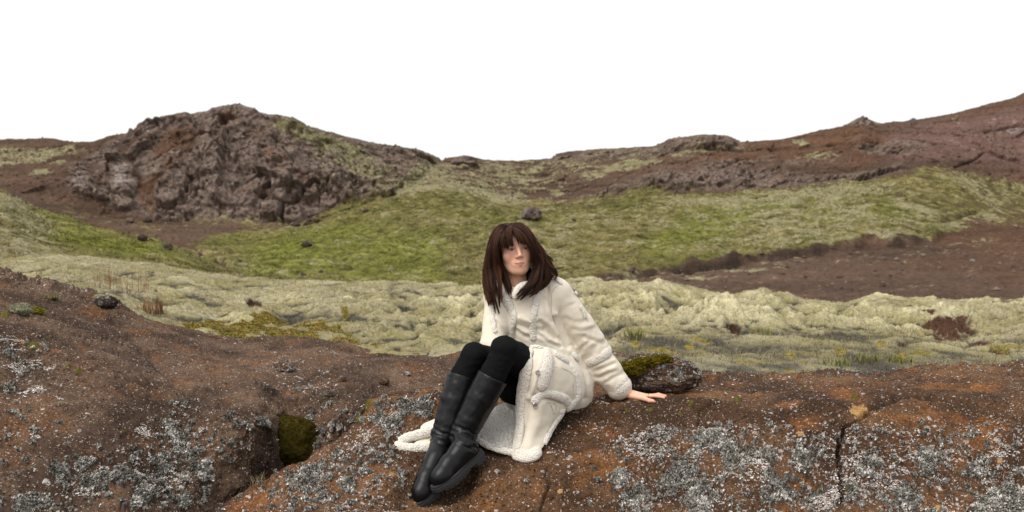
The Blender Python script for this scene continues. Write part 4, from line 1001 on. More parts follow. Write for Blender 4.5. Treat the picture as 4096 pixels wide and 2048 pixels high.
mk[:, 1] = .45 * np.exp(-((gV[:, 2] - Wr[2] + .02) / .02) ** 2) * (gV[:, 0] > .66) * .8 + .25
bodyparts.append((gV, gF)); makes.append(mk)

# ---------------------------------------------------------- body under the clothes (one figure)
SHL, SHR = pix(556, 294, 5.06), pix(498, 298, 4.98)
ELL, ELR = pix(595, 353, 5.13), pix(493, 346, 4.90)
HIPL, HIPR = pix(553, 381, 5.08), pix(531, 380, 5.03)
KNL, KNR = pix(503, 349, 4.66), pix(473.5, 355, 4.76)
ANL, ANR = pix(464, 441, 4.665), pix(444, 443, 4.715)
NECK = toW((0, .045, -.235))
bv = Vox((-.5, 4.3, .5), (.75, 5.4, 1.55), 0.011)
bv.chain([NECK, pix(523, 306, 5.03), pix(536, 345, 5.06), pix(546, 382, 5.06)], [.045, .105, .10, .125], .05, (1, .8, 1))
bv.chain([NECK, SHL, ELL, Wr + np.array([-.06, 0, .05])], [.05, .048, .038, .024], .03)
bv.chain([NECK, SHR, ELR, pix(500, 354, 4.86)], [.05, .048, .038, .028], .03)
bv.chain([HIPL, KNL, ANL], [.075, .045, .035], .03); bv.chain([HIPR, KNR, ANR], [.075, .045, .035], .03)
bV, bF = bv.mesh(1); bodyparts.append((bV, bF)); makes.append(np.zeros((len(bV), 4), F32))
V, Fs = join(bodyparts)
body = mesh_from('body', V, Fs, M_SKIN, PERSON, True, {'make': np.concatenate(makes)}, pix(525, 330, 5.03))

# eyes
def eye_mat():
    m = NT('eye'); d = m.attr('iris'); c = m.ramp(d, [(0.0, (0.004, 0.004, 0.004)), (0.30, (0.006, 0.005, 0.005)), (0.36, (0.020, 0.016, 0.012)), (0.64, (0.03, 0.024, 0.018)), (0.72, (0.012, 0.01, 0.01)), (0.79, (0.40, 0.36, 0.34)), (1.0, (0.36, 0.30, 0.28))])
    m.inp('Base Color', c); m.inp('Roughness', 0.08); m.inp('Specular IOR Level', 0.5); return m.m
M_EYE = eye_mat()
a = np.linspace(0, np.pi, 24); b = np.linspace(0, 2 * np.pi, 32, endpoint=False)
look = rotm('z', R(26)) @ rotm('x', R(-3))
for sx in (-1, 1):
    S = np.stack([np.sin(a)[:, None] * np.cos(b), -np.cos(a)[:, None] * np.ones_like(b), np.sin(a)[:, None] * np.sin(b)], -1).reshape(-1, 3)
    ang = np.repeat(a, len(b)) / R(32); S = S * .0126; S[:, 1] -= .0012 * np.exp(-(ang / .6) ** 2)
    P = S @ look.T + np.array([sx * .034, -.0728, .0005])
    mesh_from('eye', toW(P), grid_faces(len(a), len(b), True), M_EYE, body, True, {'iris': np.clip(ang * .72, 0, 1)}, toW((sx * .034, -.0728, .0005))).location = tuple(toW((sx * .034, -.0728, .0005)) - pix(525, 330, 5.03))

TOPL, TOPR = pix(492.7, 376.5, 4.665), pix(463, 376.5, 4.76)
# ---------------------------------------------------------- leggings
lv = Vox((-.36, 4.40, .66), (.36, 5.30, 1.36), 0.0055)
lv.chain([HIPL, KNL * .55 + HIPL * .45, KNL], [.100, .083, .0605], .006)
lv.chain([KNL + np.array([.012, .0, .0]), TOPL + (KNL - TOPL) * .1, TOPL * .6 + ANL * .4], [.0600, .0605, .052], .006)
lv.chain([HIPR, KNR * .55 + HIPR * .45, KNR], [.100, .081, .0595], .006)
lv.chain([KNR + np.array([.006, .0, .0]), TOPR + (KNR - TOPR) * .1, TOPR * .6 + ANR * .4], [.0590, .0595, .052], .006)
lv.cap(HIPL, HIPR, .118, .118, .04)
lv.cap(pix(530, 396, 4.98), pix(510, 392, 4.90), .065, .055, .03)
V, F = lv.mesh(2); del lv
N = vnormals(V, F); V = V + N * (0.004 * fbm(V * np.array([14, 14, 26]), 501, 3))[:, None]
mesh_from('leggings', V, F, M_LEG, PERSON, True, None, pix(515, 380, 4.8))

# ---------------------------------------------------------- boots
def boot(toe_px, heel_px, ank, knee, ttop, s_hint, lab):
    """toe_px/heel_px: where the sole's lower edge meets the rock"""
    T = rock_at(*toe_px); H = rock_at(*heel_px)
    f = T - H; Lf = np.linalg.norm(f); f = f / Lf
    s = np.array(s_hint, float); s -= (s @ f) * f; s /= np.linalg.norm(s); n = np.cross(s, f); n = n if n[2] > 0 else -n
    return T, H, f, s, n
def make_boot(f, s, n, O, ank, knee, topc, slouch):
    """O: point under the ankle on the bottom of the sole; local axes f (to the toe), s (side), n (up)"""
    f, s, n = [np.array(q, float) / np.linalg.norm(q) for q in (f, s, n)]
    s = s - (s @ f) * f; s /= np.linalg.norm(s); n = np.cross(s, f); n = n if n[2] > 0 else -n
    L = lambda x, y, z: O + f * x + s * y + n * z
    c0 = np.minimum(np.minimum(O - .16, ank - .12), topc - .13); c1 = np.maximum(np.maximum(O + .26, ank + .12), topc + .13)
    c0 = np.minimum(c0, L(.22, 0, 0) - .06); c1 = np.maximum(c1, L(-.08, 0, 0) + .06)
    bx = Vox(c0, c1, 0.0042)
    sh = (topc - ank); shl = np.linalg.norm(sh); sh = sh / shl
    bx.chain([L(-.025, 0, .085), L(.03, 0, .088), L(.09, 0, .078), L(.150, .002, .062)], [.043, .045, .044, .042], .012)
    bx.chain([L(.09, 0, .062), L(.145, .003, .056), L(.166, .003, .056)], [.044, .045, .040], .012)
    bx.chain([L(-.030, 0, .065), L(.05, 0, .060)], [.040, .040], .02)
    bx.chain([L(-.012, 0, .10), ank], [.047, .051], .03)
    bx.chain([ank, ank + sh * shl * .28, ank + sh * shl * .62, topc], [.058, .0645, .0705, .0725], .006)
    # flat top and flat underside
    X, Y, Z = bx.ax[0][:, None, None], bx.ax[1][None, :, None], bx.ax[2][None, None, :]
    dt = (X - topc[0]) * sh[0] + (Y - topc[1]) * sh[1] + (Z - topc[2]) * sh[2]
    near_top = dt > -.25
    bx.f = np.where(near_top, np.maximum(bx.f, dt + 0.0), bx.f).astype(F32)
    hol = np.sqrt(np.maximum((X - topc[0]) ** 2 + (Y - topc[1]) ** 2 + (Z - topc[2]) ** 2 - dt ** 2, 0)) - .0655
    bx.f = np.where(dt > -.03, np.maximum(bx.f, -np.maximum(hol, -dt - .028)), bx.f).astype(F32)
    du = (X - O[0]) * n[0] + (Y - O[1]) * n[1] + (Z - O[2]) * n[2]
    along_f = (X - O[0]) * f[0] + (Y - O[1]) * f[1] + (Z - O[2]) * f[2]
    bx.f = np.where((du < .06) & (along_f < .25), np.maximum(bx.f, .034 - du), bx.f).astype(F32)
    V, F = bx.mesh(2); del bx
    N = vnormals(V, F)
    q = (V - ank) @ sh
    rel = V - ank - q[:, None] * sh
    # slack folds round the ankle, softer dents up the shaft
    ph = q * 120 + 3.2 * fbm(V * 9, 511 + slouch, 3) + (rel @ f) * 16
    fold = smooth(-.035, .0, q) * smooth(.085, .01, q) * (np.sin(ph) * .0030 + .002 * np.sin(ph * 1.9 + 1)) + .004 * np.exp(-((q - .03) / .016) ** 2)
    V = V + N * (fold + 0.0018 * fbm(V * 6, 512 + slouch, 3) * smooth(0, .1, q) + .002 * fbm(V * 24, 514 + slouch, 2) * smooth(-.1, 0, q))[:, None]
    # seam lines
    sm = np.exp(-((q + .022 - .15 * (rel @ f)) / .004) ** 2)
    V = V - N * (sm * .0022)[:, None]
    o = mesh_from('boot', V, F, M_BOOT, PERSON, True, None, O)
    # sole: outline of the foot, stepped welt, lugs and heel
    t = np.linspace(0, 2 * np.pi, 88, endpoint=False)
    def outline(grow):
        xx = np.cos(t); yy = np.sin(t)
        X = np.where(xx > 0, .06 + .150 * np.abs(xx) ** .9, .06 - .138 * np.abs(xx) ** .85)
        Wd = (.0425 + .0105 * np.exp(-((X - .125) / .055) ** 2) - .007 * np.exp(-((X - .035) / .035) ** 2)) * np.sign(yy) * np.abs(yy) ** .62
        return np.stack([X + grow * xx, Wd + grow * np.sign(yy) * np.abs(yy) ** .6], -1)
    lay = [(.0465, -.002), (.045, .0050), (.0405, .0060), (.0375, .0025), (.0350, .0085), (.020, .0090), (.0165, .0080)]
    VV = [np.concatenate([outline(g), np.full((len(t), 1), z)], 1) for z, g in lay]
    # underside drops to heel and forefoot, lugs cut across
    low = outline(.007); xl = low[:, 0]
    lug = np.where(np.floor((xl + 1) / .0135) % 2 == 0, .0085, .0)
    bot = np.where(xl < -.012, -.004 + lug * .5, np.where(xl < .035, .0155, .002 + lug)) + np.where(xl > .13, (xl - .13) ** 2 * 2.2, 0)
    VV.append(np.concatenate([low, bot[:, None]], 1)); VV.append(np.concatenate([low * .93 + np.array([[.003, 0]]), bot[:, None]], 1)); VV.append(np.concatenate([low * .02 + np.array([[.06, 0]]), np.full((len(t), 1), .012)], 1))
    VV.insert(0, np.concatenate([outline(-.03) * .5 + np.array([[.03, 0]]), np.full((len(t), 1), .046)], 1))
    W = np.concatenate(VV); W = O + W[:, :1] * f + W[:, 1:2] * s + W[:, 2:] * n
    so = mesh_from('sole', W, grid_faces(len(VV), len(t), True), M_SOLE, o, False, None, O); so.location = (0, 0, 0)
    return o
A_f = np.array([-.66, -.55, -.50]); A_s = np.array([.62, -.75, .10])
Oh = rock_at(478, 466) + np.array([0, 0, .004])
make_boot((-.72, -.62, -.50), (.60, -.72, .06), (0, 0, 1), pix(470.5, 467, 4.585), pix(461.5, 437, 4.645), KNL, TOPL, 0)
make_boot((-.47, -.72, -.60), (.76, -.60, .05), (0, 0, 1), pix(444, 476, 4.62), pix(442.5, 441, 4.70), KNR, TOPR, 40)

# ---------------------------------------------------------- coat
cv = Vox((-.17, 4.72, .80), (.68, 5.34, 1.56), 0.0050)
T0, T1, T2, T3 = pix(522, 296, 5.03), pix(524, 314, 5.03), pix(534, 346, 5.06), pix(550, 380, 5.09)
cv.chain([T0, T1, T2, T3], [.105, .155, .160, .180], .05, (1, .78, 1))
cv.chain([pix(519, 288, 5.02), SHL + np.array([-.02, 0, -.005]), SHL], [.075, .078, .074], .05)
cv.chain([pix(519, 288, 5.02), SHR], [.072, .066], .05)
cv.chain([SHL, SHL * .45 + ELL * .55, ELL], [.080, .080, .077], .008)
cv.chain([ELL, ELL * .4 + (Wr + np.array([-.045, 0, .04])) * .6, Wr + np.array([-.030, 0, .025])], [.076, .071, .064], .008)
cv.chain([SHR, ELR, pix(500, 352, 4.86)], [.064, .058, .050], .02)
cv.chain([pix(552, 372, 5.10), pix(569, 388, 5.12), pix(572, 398, 5.12)], [.155, .105, .085], .06)
cv.cap(NECK + np.array([0, 0, .03]), NECK + np.array([0, -.012, .12]), .070, .075, .02, op='sub')
cv.cap(pix(512, 279, 4.90), pix(511.5, 291, 4.875), .034, .012, .012, op='sub')
# the coat is open over the lap
V, F = cv.mesh(2); del cv
N = vnormals(V, F)
ax_ = ELL - SHL; Ls = np.linalg.norm(ax_); ax_ /= Ls; qs = (V - SHL) @ ax_
ax2 = Wr - ELL; L2 = np.linalg.norm(ax2); ax2 /= L2; q2 = (V - ELL) @ ax2
r1 = np.linalg.norm(V - SHL - qs[:, None] * ax_, axis=1); r2 = np.linalg.norm(V - ELL - q2[:, None] * ax2, axis=1)
inarm = (V[:, 0] > .20) & (r1 < .10) & (qs > .06) & (qs < Ls + .02); infore = (r2 < .09) & (q2 > 0)
wv_ = fbm(V * 7, 521, 3)
d = 0.006 * fbm(V * np.array([5, 5, 5]), 522, 3) + 0.003 * fbm(V * 15, 523, 3)
d += np.where(inarm, (.0022 * np.sin(qs * 48 + (V[:, 0] - .3) * 55 + 7 * wv_) + .005 * fbm(V * np.array([9, 9, 9]), 526, 3)) * smooth(.08, .32, qs), 0)
d += np.where(infore, (.0030 + .003 * wv_) * np.sin(q2 * 84 - (V[:, 0] - .5) * 34 + 5 * wv_) * smooth(.0, .05, q2) * smooth(.26, .14, q2), 0)
tor = ~(inarm | infore)
fold = lambda pts, w_, a_: a_ * np.exp(-(line_dist(*topix(V), pts) / w_) ** 2)
cu, cvv = topix(V); frontside = N[:, 1] < .2
d += np.where(tor & frontside, fold([(520, 318), (530, 322), (536, 320)], 2.5, .007) - fold([(518, 325), (530, 330), (545, 330)], 2.5, .008) + fold([(540, 338), (556, 344), (568, 352)], 3, .008) - fold([(545, 330), (560, 340), (572, 354)], 2.2, .009)
              - fold([(548, 286), (549.5, 300), (553, 315), (560, 330), (569, 348)], 1.4, .012) - fold([(514, 326), (514, 344)], 1.5, .012), 0)
d += np.where(frontside, -fold([(577, 362), (581, 380), (584, 398)], 2.0, .010) + fold([(588, 372), (590, 395)], 2.5, .006), 0)
CRS = [([(584, 337), (593, 340.5), (603, 343.5)], 1.6, .009), ([(573, 354), (580, 349), (588, 343)], 1.5, .008), ([(574, 330), (583, 331), (594, 328)], 1.6, .006), ([(566, 318), (574, 322), (586, 322)], 1.8, .005), ([(590, 363), (598, 360), (608, 356.5)], 1.4, .008),
       ([(595, 371), (603, 368.5), (613, 364)], 1.4, .009), ([(599, 378), (607, 374), (615, 371)], 1.3, .008), ([(605, 383), (612, 379), (622, 374)], 1.3, .006), ([(560, 300), (566, 304), (574, 304)], 1.8, .004)]
for pl, w_, a_ in CRS:
    d += np.where((inarm | infore) & frontside, -fold(pl, w_ * 1.35, a_ * .55) + .6 * fold([(x, y - 3.6) for x, y in pl], 2.6, a_ * .6), 0)
for pl, w_, a_ in [([(556, 318), (562, 330), (570, 345)], 2.2, .012), ([(540, 322), (548, 328), (556, 338)], 2.5, .008), ([(516, 330), (524, 336), (532, 338)], 2.0, .007), ([(545, 300), (547, 312), (552, 322)], 2.4, .006), ([(538, 334), (548, 342), (560, 347)], 2.0, .008), ([(496, 322), (503, 330), (508, 338)], 2, .006)]:
    d += np.where(tor & frontside, -fold(pl, w_, a_) + .6 * fold([(x + 1, y - 3.5) for x, y in pl], 2.6, a_), 0)
V = V + N * d[:, None]
rz = np.array([0.0])
low_ = V[:, 2] < .93
V[low_, 2] = np.maximum(V[low_, 2], .845)
COATLOC = pix(545, 350, 5.0)
coat = mesh_from('coat', V, F, M_LEA, PERSON, True, None, COATLOC)
surf = {'coat': (V, vnormals(V, F))}

def patch(rows, nu, nv, wave=0.0, seed=0, freq=10):
    """a sheet through a grid of pixel points (u, v, y)"""
    G = np.array([[pix(*p) for p in r] for r in rows])
    A = np.stack([catmull(G[i], nu) for i in range(len(G))]); B = np.stack([catmull(A[:, j], nv) for j in range(nu)], 1)
    V = B.reshape(-1, 3); n = normals_of(V, nv, nu); n[n[:, 1] > 0] *= -1
    if wave: V = V + n * (wave * fbm(V * freq, seed, 3))[:, None]
    return V, n, nv, nu
def slab(V, n, nr, nc, th):
    F = grid_faces(nr, nc); B = V - n * th; m = len(V)
    e = []
    idx = np.arange(m).reshape(nr, nc)
    ring = np.concatenate([idx[0], idx[1:, -1], idx[-1, ::-1][1:], idx[::-1, 0][1:-1]]); r2 = np.roll(ring, -1)
    return np.concatenate([V, B]), [F, F[:, ::-1] + m, np.stack([ring, ring + m, r2 + m, r2], 1)]
rowsA = [[(529.5, 346, 4.785), (540, 346, 4.79), (553, 349, 4.85), (567, 355, 4.94), (578, 362, 5.02)],
         [(526.5, 362, 4.73), (537, 362, 4.725), (553, 365, 4.775), (571, 371, 4.88), (584, 377, 4.99)],
         [(522.5, 382, 4.73), (534, 383, 4.705), (551, 386, 4.755), (572, 390, 4.86), (585, 393, 4.97)],
         [(519.5, 405, 4.755), (530, 405, 4.715), (546, 406, 4.75), (564, 407, 4.84), (577, 405, 4.95)],
         [(518.5, 425, 4.745), (527, 427, 4.70), (538, 427, 4.72), (551, 424, 4.785), (561, 416, 4.87)],
         [(516, 443, 4.715), (521, 447, 4.675), (530, 448, 4.67), (540, 443, 4.705), (549, 434, 4.77)],
         [(511.5, 454, 4.69), (518, 457, 4.655), (527, 458.5, 4.645), (535, 456.5, 4.655), (543.5, 446, 4.715)]]
V, n, nr, nc = patch(rowsA, 60, 110, .006, 541, 9)
pu, pv = topix(V)
fd = lambda pts, w_, a_: a_ * np.exp(-(line_dist(pu, pv, pts) / w_) ** 2)
dd = fd([(543, 352), (540, 366), (533, 388), (529, 398)], 2.6, .012) - fd([(546, 354), (544, 368), (539, 384)], 1.6, .010) - fd([(533, 352), (530, 372), (528, 392)], 1.8, .009)
dd += fd([(540, 405), (536, 425), (526, 446)], 6, .010) - fd([(530, 402), (524, 425), (521, 443)], 2.2, .008) + fd([(560, 368), (565, 390)], 8, .008) - fd([(534, 395), (548, 398), (562, 402)], 2, .010)
V = V + n * dd[:, None]
surf['skirt'] = (V, n)
SV, SF = slab(V, n, nr, nc, .012)
sk = mesh_from('front_panel', SV, SF, M_LEA, coat, True, None, COATLOC); sk.location = (0, 0, 0)

# fleece lining spread on the rock between the boots and the front panel
rowsB = [[(462, 418, 4.86), (478, 412, 4.90), (492, 408, 4.93), (506, 403, 4.95), (521, 402, 4.93)],
         [(463, 428, 4.83), (480, 424, 4.84), (493, 420, 4.86), (506, 416, 4.87), (521, 414, 4.86)],
         [(466, 436, 4.79), (481, 434, 4.79), (494, 432, 4.79), (507, 430, 4.79), (520, 428, 4.79)],
         [(474, 440, 4.755), (484, 441.5, 4.75), (496, 442, 4.735), (508, 441, 4.735), (519, 441, 4.735)],
         [(482, 441, 4.745), (488, 445.5, 4.725), (498, 449, 4.695), (507, 451, 4.685), (517, 452.5, 4.68)]]
V, n, nr, nc = patch(rowsB, 90, 80, .010, 551, 12)
f1, _, rr = worley(V * 95, 552); V = V + n * (.005 * np.sqrt(np.clip(1 - f1 ** 2, 0, 1)) + .004 * fbm(V * 30, 553, 3))[:, None]
for i in range(len(V)): V[i, 2] = max(V[i, 2], 0)
LB = V.copy(); LBn = n.copy()
SV, SF = slab(V, n, nr, nc, .016)
ln = mesh_from('lining', SV, SF, M_FLE2, coat, True, None, COATLOC); ln.location = (0, 0, 0)

# tail of the coat lying on the rock behind the boots
rowsC = [[(403, 433.5, 4.86), (418, 426, 4.88), (436, 418.5, 4.90), (456, 410, 4.93), (476, 403, 4.97)],
         [(400, 437, 4.835), (418, 431, 4.84), (436, 425, 4.845), (456, 418, 4.87), (476, 411, 4.90)],
         [(400, 441, 4.80), (418, 437, 4.80), (436, 433, 4.81), (456, 428, 4.82), (476, 423, 4.84)],
         [(403, 446, 4.765), (418, 445.5, 4.755), (432, 445.5, 4.755), (450, 443, 4.765), (470, 440, 4.775)]]
V, n, nr, nc = patch(rowsC, 80, 50, .006, 561, 10)
SV, SF = slab(V, n, nr, nc, .012)
tl = mesh_from('tail_panel', SV, SF, M_LEA, coat, True, None, COATLOC); tl.location = (0, 0, 0)

# ---------------------------------------------------------- shearling trims: rolls along lines on the coat
SU = {}
for k, (Vv, Nn) in surf.items():
    a_, b_ = topix(Vv); SU[k] = (Vv, Nn, a_, b_)
def on(k, u, v, keep_front=True):
    Vv, Nn, a_, b_ = SU[k]; dd = (a_ - u) ** 2 + (b_ - v) ** 2 + np.where(Nn[:, 1] > .25, 60, 0)
    i = np.argsort(dd)[:12]; i = i[dd[i] < max(5.0, dd[i[0]] + 1.5)]
    j = i[np.argmin(Vv[i, 1])]
    return Vv[j], Nn[j]
FIB = []
def trim(k, pts, wpx, hpx=None, lift=0.0, name='shearling_trim', seg=20, bump=.0022, closed=False):
    """pts: pixel line (u, v), taken onto surface k; or (u, v, y) points when k is None"""
    if k is None: P = np.array([pix(*p) for p in pts]); Nn = None
    else:
        q = [on(k, u, v) for u, v in pts]; P = np.array([a for a, _ in q]); Nn = np.array([b for _, b in q])
    L = np.linalg.norm(np.diff(P, axis=0), axis=1).sum(); n_ = max(12, int(L / .0026))
    P2 = catmull(P, n_); P2 = gauss1(P2, 2, 0)
    w_ = np.array(wpx, float) if np.ndim(wpx) else np.full(len(pts), float(wpx))
    W = np.interp(np.linspace(0, 1, n_), np.linspace(0, 1, len(w_)), w_) * .00483 * .5
    Hh = W * .5 if hpx is None else np.full(n_, hpx * .00483 * .5)
    if Nn is not None:
        N2 = np.stack([np.interp(np.linspace(0, 1, n_), np.linspace(0, 1, len(Nn)), gauss1(Nn, .7, 0)[:, i]) for i in range(3)], 1)
        P2 = P2 + N2 * (lift + .002)
    else: N2 = None
    V, F = sweep(P2, W, Hh, N2, seg, bump, 160, closed, seed=int(abs(P[0, 0]) * 9999) % 977)
    N_ = vnormals(V, F)
    T, TF = tufts(V, N_, int(L * W.mean() * 300000), .0072, .0012, prng, .55, .8)
    VV, FF = join([(V, F), (T, TF)])
    o = mesh_from(name, VV, FF, M_FLE, coat, True, None, COATLOC); o.location = (0, 0, 0)
    return o
# front edge of the open skirt, its hem and its inner bands
trim('skirt', [(531, 346.5), (528, 352), (525.5, 364), (523, 378), (520.5, 394), (519, 410), (518.5, 425), (517, 440), (514, 452)], [8, 9, 11, 12, 12, 11.5, 11.5, 12, 12])
trim('skirt', [(511.5, 451), (517, 453.5), (525, 455), (533, 453.5), (541, 448)], [9, 12, 13, 12, 9])
trim('skirt', [(545, 444), (551, 434), (556, 425), (561, 415), (564, 408)], [5, 6, 6.5, 7, 8])
trim('skirt', [(548, 347), (548, 358), (546, 372), (543.5, 384), (541, 394)], [9, 14, 16, 15, 10])
trim('skirt', [(554, 351), (561, 357), (569, 361.5)], [7, 8, 7])
trim('skirt', [(570, 362), (576, 372), (579.5, 384), (579.5, 396), (574, 404), (567, 409)], [8, 8.5, 9, 10, 11, 10])
trim('skirt', [(533, 404), (538, 398.5), (546, 395), (556, 395.5), (566, 400), (570, 405)], [10, 7.5, 7, 8, 9, 9])
trim('skirt', [(552, 402), (555, 408), (556, 414)], [2, 2.5, 2])
trim('skirt', [(528, 346), (536, 344.8), (544, 346.5)], [4, 4, 4])
# chest: placket, side seams, collar, shoulder seam
trim('coat', [(504, 291), (506.5, 300), (510, 309), (512.2, 319), (511, 330), (508.5, 338), (513, 345)], [9, 9.5, 8, 6.5, 6, 6, 5])
trim('coat', [(547, 281), (540, 291), (536.5, 302), (534.8, 316), (533.5, 330), (534.5, 342)], [5, 6.5, 7, 7, 6.5, 6])
trim('coat', [(489.8, 300), (491.5, 312), (493, 324), (495.5, 334)], [3.5, 4.5, 4.5, 4.5])
trim('coat', [(549, 277.5), (556, 279), (562.5, 284)], [4, 4, 4], lift=.004)
trim('coat', [(575.5, 291), (577, 296)], [5, 5], lift=.006)
trim('coat', [(580.5, 305), (584, 313), (586.5, 320)], [3.5, 4, 3.5], lift=.005)
trim('coat', [(572, 352), (576, 356), (579, 361)], [5, 6, 6], lift=.003)
# stand collar
trim(None, [(503, 296, 4.90), (499.5, 289, 4.905), (498, 281, 4.93), (500, 275, 4.98), (506, 272, 5.05), (517, 271, 5.09), (530, 272, 5.08), (541, 277, 5.03)], [9, 10, 9, 8, 9, 10, 10, 8], name='collar')
trim(None, [(513.5, 299, 4.875), (515.5, 293, 4.88), (519.5, 288, 4.89), (526, 285.5, 4.91), (534, 286, 4.94), (542, 285, 4.975), (549, 281.5, 5.02)], [5, 7, 8.5, 9, 9, 8, 6], name='collar')
trim(None, [(484, 290, 5.0), (487, 286, 5.0), (490, 284, 5.0)], [5, 6, 5], name='collar')
# rings on the sleeve
def ring(c, axis, rx, wid, name, ecc=1.0):
    axis = axis / np.linalg.norm(axis); t = np.cross(axis, [0, 1, 0.0]); t /= np.linalg.norm(t); b = np.cross(axis, t)
    a = np.linspace(0, 2 * np.pi, 110, endpoint=True)[:-1]
    P = c + rx * (np.cos(a)[:, None] * t + ecc * np.sin(a)[:, None] * b); N = (P - c) / rx
    Q = np.concatenate([P, P[:1]])
    V, F = sweep(Q, np.full(len(Q), wid), np.full(len(Q), wid * .45), np.concatenate([N, N[:1]]), 20, .0026, 160, True, 77)
    N_ = vnormals(V, F); T, TF = tufts(V, N_, 5200, .0075, .0012, prng, .55, .8)
    VV, FF = join([(V, F), (T, TF)])
    o = mesh_from(name, VV, FF, M_FLE, coat, True, None, COATLOC); o.location = (0, 0, 0)
ring(pix(596.5, 355.5, 5.128), (ELL - SHL) + np.array([.03, 0, -.10]), .072, .023, 'shearling_trim')
cuffc = Wr + np.array([-.028, -.004, .026])
ring(cuffc, Wr - ELL, .049, .030, 'cuff'); ring(cuffc + (ELL - Wr) / L2 * .024, Wr - ELL, .054, .022, 'cuff'); ring(cuffc - (ELL - Wr) / L2 * .016, Wr - ELL, .036, .022, 'cuff')
# rolled hem of the tail
trim(None, [(447, 426, 4.795), (436, 430, 4.785), (424, 433, 4.785), (412, 436.5, 4.785), (403, 440, 4.78), (398.5, 443.5, 4.765)], [9, 9.5, 9.5, 9.5, 9.5, 8.5])
trim(None, [(397.8, 441, 4.775), (397.5, 444.5, 4.755), (402, 447, 4.74), (411, 448, 4.735), (421, 448, 4.735), (432, 447, 4.74), (445, 444, 4.755)], [7, 9, 9, 8, 8, 8, 7])
# fleece edge of the lining
tv, tf = tufts(LB, LBn, 9000, .009, .0017, prng, .5, .8)
o = mesh_from('lining', tv, tf, M_FLE2, coat, True, None, COATLOC); o.location = (0, 0, 0)
trim(None, [(478, 439, 4.755), (483, 443, 4.735), (490, 446.5, 4.715), (499, 449.5, 4.69), (508, 451.5, 4.68), (516, 453, 4.675)], [5, 6, 6, 6, 6, 6])
# seams
def seam(k, pts, w_=.7):
    q = [on(k, u, v) for u, v in pts]; P = np.array([a + b * .0012 for a, b in q]); n_ = 60
    V, F = sweep(gauss1(catmull(P, n_), 1.5, 0), np.full(n_, w_ * .0013), np.full(n_, .0007), np.repeat(gauss1(np.array([b for _, b in q]), .8, 0)[:1], n_, 0), 8)
    o = mesh_from('seam', V, F, M_STITCH, coat, True, None, COATLOC); o.location = (0, 0, 0)
seam('coat', [(560, 284), (553.5, 290), (551.5, 300), (552.5, 312), (557, 324)])
seam('skirt', [(556, 366), (566, 369.5), (574, 374.5), (574.5, 386), (574.5, 397)])
seam('skirt', [(547, 402), (556, 403), (557.5, 409), (554, 420), (547, 433)])
for u, v, k, r in ((535.3, 371.3, 'skirt', 2.3), (535, 403.7, 'skirt', 2.6)):
    p, nn = on(k, u, v); V, F = lathe_disc(p + nn * .010, nn, r * .0047, .004)
    o = mesh_from('button', V, F, M_METAL, coat, False, None, COATLOC); o.location = (0, 0, 0)
V, F = lathe_disc(pix(499.6, 290, 4.878), (0, -1, .1), .0075, .004); o = mesh_from('button', V, F, M_METAL, coat, False, None, COATLOC); o.location = (0, 0, 0)
# ring on the index finger
ia = K_['index'] * .72 + onrock(*(np.array(kn['index']) + (np.array(tips['index']) - np.array(kn['index'])) * .42), .0185) * .28
fd_ = np.array([tips['index'][0] - kn['index'][0], tips['index'][1] - kn['index'][1], 0.0]); fd_ /= np.linalg.norm(fd_)
tt = np.cross(fd_, [0, 0, 1.0]); a = np.linspace(0, 2 * np.pi, 41); P = ia + .0105 * (np.cos(a)[:, None] * tt + np.sin(a)[:, None] * np.array([0, 0, 1.0]))
V, F = sweep(P, np.full(41, .0022), np.full(41, .0013), P - ia, 8, closed=True)
mesh_from('ring', V, F, M_GOLD, PERSON, True, None, ia)

# ---------------------------------------------------------- hair
GL = [[(509.6, 225.0, 4.92), (505, 228.5, 4.885), (501, 236, 4.868), (499, 247, 4.862), (499, 258, 4.868), (500.5, 268, 4.885), (501, 282, 4.875), (502, 296, 4.862), (503.5, 306, 4.86), (506, 316, 4.86)],
      [(509.8, 224.2, 4.94), (502, 227.5, 4.91), (496.5, 235, 4.895), (493.5, 247, 4.88), (493, 259, 4.885), (494, 270, 4.89), (496, 284, 4.868), (498, 297, 4.86), (499, 307, 4.858), (501.5, 315, 4.858)],
      [(510, 223.4, 4.955), (500, 226.5, 4.935), (494, 234.5, 4.92), (490.5, 247, 4.91), (489, 260, 4.91), (489, 272, 4.905), (491, 286, 4.878), (493.5, 298, 4.865), (495, 307, 4.862), (496.5, 314, 4.862)],
      [(510.2, 222.9, 4.98), (499, 226, 4.975), (492.5, 235, 4.97), (489, 248, 4.965), (486.4, 261, 4.955), (485, 274, 4.94), (486, 287, 4.91), (488.5, 299, 4.885), (491, 307, 4.875), (493, 312, 4.87)],
      [(510.4, 222.9, 5.01), (499.5, 226, 5.03), (493, 236, 5.04), (489.5, 249, 5.04), (487.5, 262, 5.03), (486, 274, 5.01), (486, 285, 4.98), (487, 295, 4.95), (489, 303, 4.92), (490, 307, 4.90)]]
